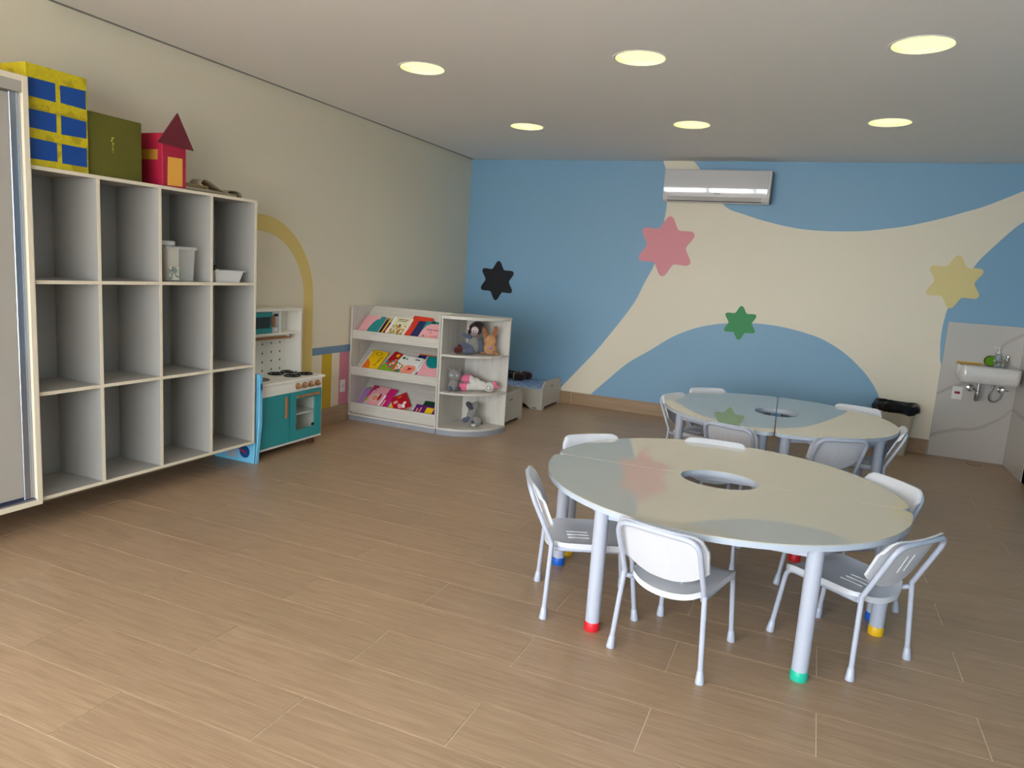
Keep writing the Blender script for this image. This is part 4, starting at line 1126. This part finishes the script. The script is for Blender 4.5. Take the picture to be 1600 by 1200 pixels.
# ================================================================== SINK
sk = thing('wall_sink', 'small rectangular white ceramic sink on the marble wall', 'sink', (5.352, -.0145, .75))
SX, SD, SH = .232, .285, .145
def rr(hx, y0, y1, r, z): return [(x, y + (y0 + y1) / 2, z) for x, y in rrect(hx, (y1 - y0) / 2, r)]
rings = [rr(SX - .018, -SD + .022, -.001, .03, 0), rr(SX - .004, -SD + .004, -.0, .04, .02), rr(SX, -SD, 0, .045, .06), rr(SX, -SD, 0, .045, SH - .006), rr(SX - .004, -SD + .004, -.003, .042, SH),
         rr(SX - .014, -SD + .014, -.012, .036, SH), rr(SX - .02, -SD + .02, -.055, .03, SH - .008), rr(SX - .03, -SD + .035, -.07, .03, .06), rr(SX - .06, -SD + .07, -.09, .03, .035)]
obj('basin', loft(bmesh.new(), rings), CERAM, sk, smooth=40)
FX = .150
fc = obj('faucet', T(fillet([(FX, -.05, SH - .01), (FX, -.05, SH + .045), (FX - .02, -.06, SH + .055), (FX - .105, -.10, SH + .050)], .02), .012, 12), CHROME, sk, smooth=True)
obj('faucet_base', LA([(.022, 0), (.022, .006), (.016, .012), (.016, .05), (.018, .055), (.018, .075), (.012, .082), (.010, .088), (.016, .092), (.015, .105), (0, .107)], 18, (FX, -.05, SH - .002)), CHROME, fc, smooth=True)
obj('faucet_nozzle', LA([(.009, 0), (.010, .014), (0, .014)], 12, (FX - .103, -.10, SH + .034)), CHROME, fc, smooth=True)
# bottle trap
tp = obj('drain_trap', LA([(.0, -.175), (.018, -.175), (.024, -.165), (.024, -.10), (.027, -.098), (.027, -.085), (.017, -.080), (.017, .002), (0, .002)], 20, (-.052, -.13, .0)), CHROME, sk, smooth=True)
obj('trap_outlet', T(fillet([(-.052, -.13, -.075), (-.088, -.10, -.075), (-.090, -.004, -.075)], .03), .014, 12), CHROME, tp, smooth=True)
obj('wall_flange', LA([(.035, 0), (.033, .006), (.018, .012), (0, .012)], 20, M=Matrix.Translation((-.090, -.0015, -.075)) @ Matrix.Rotation(R(90), 4, 'X')), CHROME, tp, smooth=True)
hz_ = smooth_curve([(0, 0), (0, 0)], 1)
hp = [Vector(p) for p in ((.085, -.06, .01), (.075, -.06, -.05), (.055, -.058, -.11), (.062, -.055, -.16), (.10, -.052, -.175), (.135, -.05, -.15), (.150, -.045, -.11), (.150, -.042, -.085))]
pp = []
for i in range(len(hp) - 1):
    a, b, c, d = hp[max(i - 1, 0)], hp[i], hp[i + 1], hp[min(i + 2, len(hp) - 1)]
    for k in range(5):
        t = k / 5; pp.append(.5 * ((2 * b) + (c - a) * t + (2 * a - 5 * b + 4 * c - d) * t * t + (3 * b - a - 3 * c + d) * t ** 3))
pp.append(hp[-1])
obj('supply_hose', T(pp, .0065, 8), mat('braided_hose', (120, 122, 126), .3, metal=.8, var=.3, scale=120), sk, smooth=True)
vl = obj('stop_valve', LA([(.030, 0), (.028, .006), (.014, .012), (.014, .04), (.017, .042), (.017, .052), (0, .054)], 20, M=Matrix.Translation((.150, -.0015, -.065)) @ Matrix.Rotation(R(90), 4, 'X')), CHROME, sk, smooth=True)
obj('valve_handle', T([(.150, -.046, -.065), (.200, -.05, -.065)], .0035, 8), CHROME, vl, smooth=True)
# things on the sink
zr = .75 + SH
sd_ = thing('soap_dispenser', 'clear pump bottle of liquid soap standing on the sink rim', 'bottle', (5.432, -.050, zr + .0005))
obj('bottle', LA([(0, 0), (.027, 0), (.030, .005), (.030, .085), (.024, .105), (.012, .113), (.012, .118), (0, .118)], 20), mat('clear_bottle', (196, 206, 214), .08, alpha=.5), sd_, smooth=True)
obj('bottle_label', LA([(.0306, .02), (.0306, .06), (.0309, .06), (.0309, .02)], 20), print_mat('soap_label', [(70, 90, 120), (150, 176, 60), (220, 224, 226)], 30, .4, 'noise'), sd_)
pm = obj('pump', LA([(.015, .118), (.015, .135), (.010, .140), (.005, .141), (.005, .165), (.012, .166), (.012, .174), (0, .175)], 16), WHITEP, sd_, smooth=True)
obj('nozzle', T([(0, 0, .170), (-.04, -.004, .172), (-.046, -.004, .166)], .005, 8), WHITEP, pm, smooth=True)
gs_ = thing('round_sponge', 'round green sponge with a dark rim beside the faucet', 'sponge', (5.380, -.040, zr + .0005))
obj('foam', LA([(.040, 0), (.044, .004), (.044, .018), (.040, .022), (0, .022)], 24, M=Matrix.Translation((0, .010, .044)) @ Matrix.Rotation(R(82), 4, 'X')), mat('green_foam', (96, 150, 20), .9, var=.15, scale=60), gs_, smooth=True)
obj('scrub_ring', T([(-.003 + .045 * math.cos(a), .004, .046 + .045 * math.sin(a)) for a in [2 * PI * k / 24 for k in range(24)]], .004, 6, closed=True), mat('brown_ring', (96, 52, 30), .7), gs_)
yc = thing('yellow_cloth', 'thin yellow cloth folded along the back rim of the sink', 'cloth', (5.225, -.004, zr))
obj('cloth_fold', B(-.105, .10, -.022, -.0105, .0005, .016, bev=.004), mat('yellow_fabric', (214, 172, 60), .9, var=.08), yc)
obj('cloth_hem', B(-.11, .08, -.030, -.022, .0005, .007, bev=.002), mat('yellow_hem', (196, 150, 50), .9), yc)

# ================================================================== SMALL WALL FITTINGS
sw = thing('switch_plate', 'white wall plate with a red socket left below the sink', 'socket', (5.165, -.0145, .616))
obj('plate', B(-.042, .042, -.008, 0, -.06, .06, bev=.003), WHITEP, sw)
obj('red_socket', B(-.022, .022, -.0095, -.008, -.008, .014), mat('red_module', (150, 14, 44), .4), sw)
ol = thing('wall_outlet', 'white wall outlet on the pink stripe beside the bookcase', 'outlet', (.0015, -2.370, .322))
obj('plate', B(0, .008, -.036, .036, -.056, .056, bev=.003), WHITEP, ol)
obj('plug_face', B(.008, .013, -.014, .014, -.018, .018, bev=.003), mat('outlet_grey', (205, 205, 205), .4), ol)
fd = thing('floor_drain', 'small round drain cover in the floor near the sink', 'drain', (5.356, -.19, 0))
obj('drain_ring', LA([(.052, .0004), (.058, .0004), (.058, .0018), (.052, .0018), (.052, .0004)], 32), BLACKR, fd)
obj('drain_cover', LA([(0, .0004), (.0515, .0004), (.0515, .0022), (0, .0022)], 32), TILE, fd)

# ================================================================== AIR CONDITIONER
ac = thing('air_conditioner', 'white split air conditioner on the back wall under the ceiling', 'air conditioner', (2.80, 0, 2.255))
AW, AH, AD = .515, .318, .20
prof = [(-.0015, .012), (-.10, .004), (-.155, .0), (-.180, .022), (-.190, .055), (-.192, .066), (-.190, AH - .004), (-.15, AH), (-.0015, AH)]
bm = PR(prof, -AW, AW, 'X')
body = obj('housing', bm, mat('ac_white', (214, 212, 210), .35, var=.01), ac)
fpf = smooth_curve([(-.1965, .064), (-.2040, .10), (-.2085, .15), (-.2085, .22), (-.2030, .30), (-.1970, AH - .002)], 5)
fp = fpf + [(p[0] + .006, p[1]) for p in fpf[::-1]]
obj('front_panel', PR(fp, -AW + .004, AW - .022, 'X'), mat('ac_gloss', (206, 204, 206), .05, var=.005, spec=.8, coat=.5), ac, smooth=50)
obj('air_flap', PR([(-.181, .018), (-.184, .016), (-.2005, .052), (-.1975, .055)], -AW + .045, AW - .07, 'X'), mat('ac_flap', (196, 192, 188), .4), ac)
obj('flap_gap', PR([(-.174, .0105), (-.177, .0095), (-.183, .0155), (-.180, .018)], -AW + .045, AW - .07, 'X'), DARK, ac)
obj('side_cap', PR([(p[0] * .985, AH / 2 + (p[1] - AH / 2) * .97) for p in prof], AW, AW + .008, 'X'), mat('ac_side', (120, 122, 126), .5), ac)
obj('name_mark', B(-.01, .05, -.2032, -.2000, .083, .091), mat('mark_grey', (120, 120, 126), .4), ac)
for x in (-AW + .02, -AW + .05): obj('indicator', B(x, x + .012, -.2075, -.2055, .21, .215), EYE, ac)
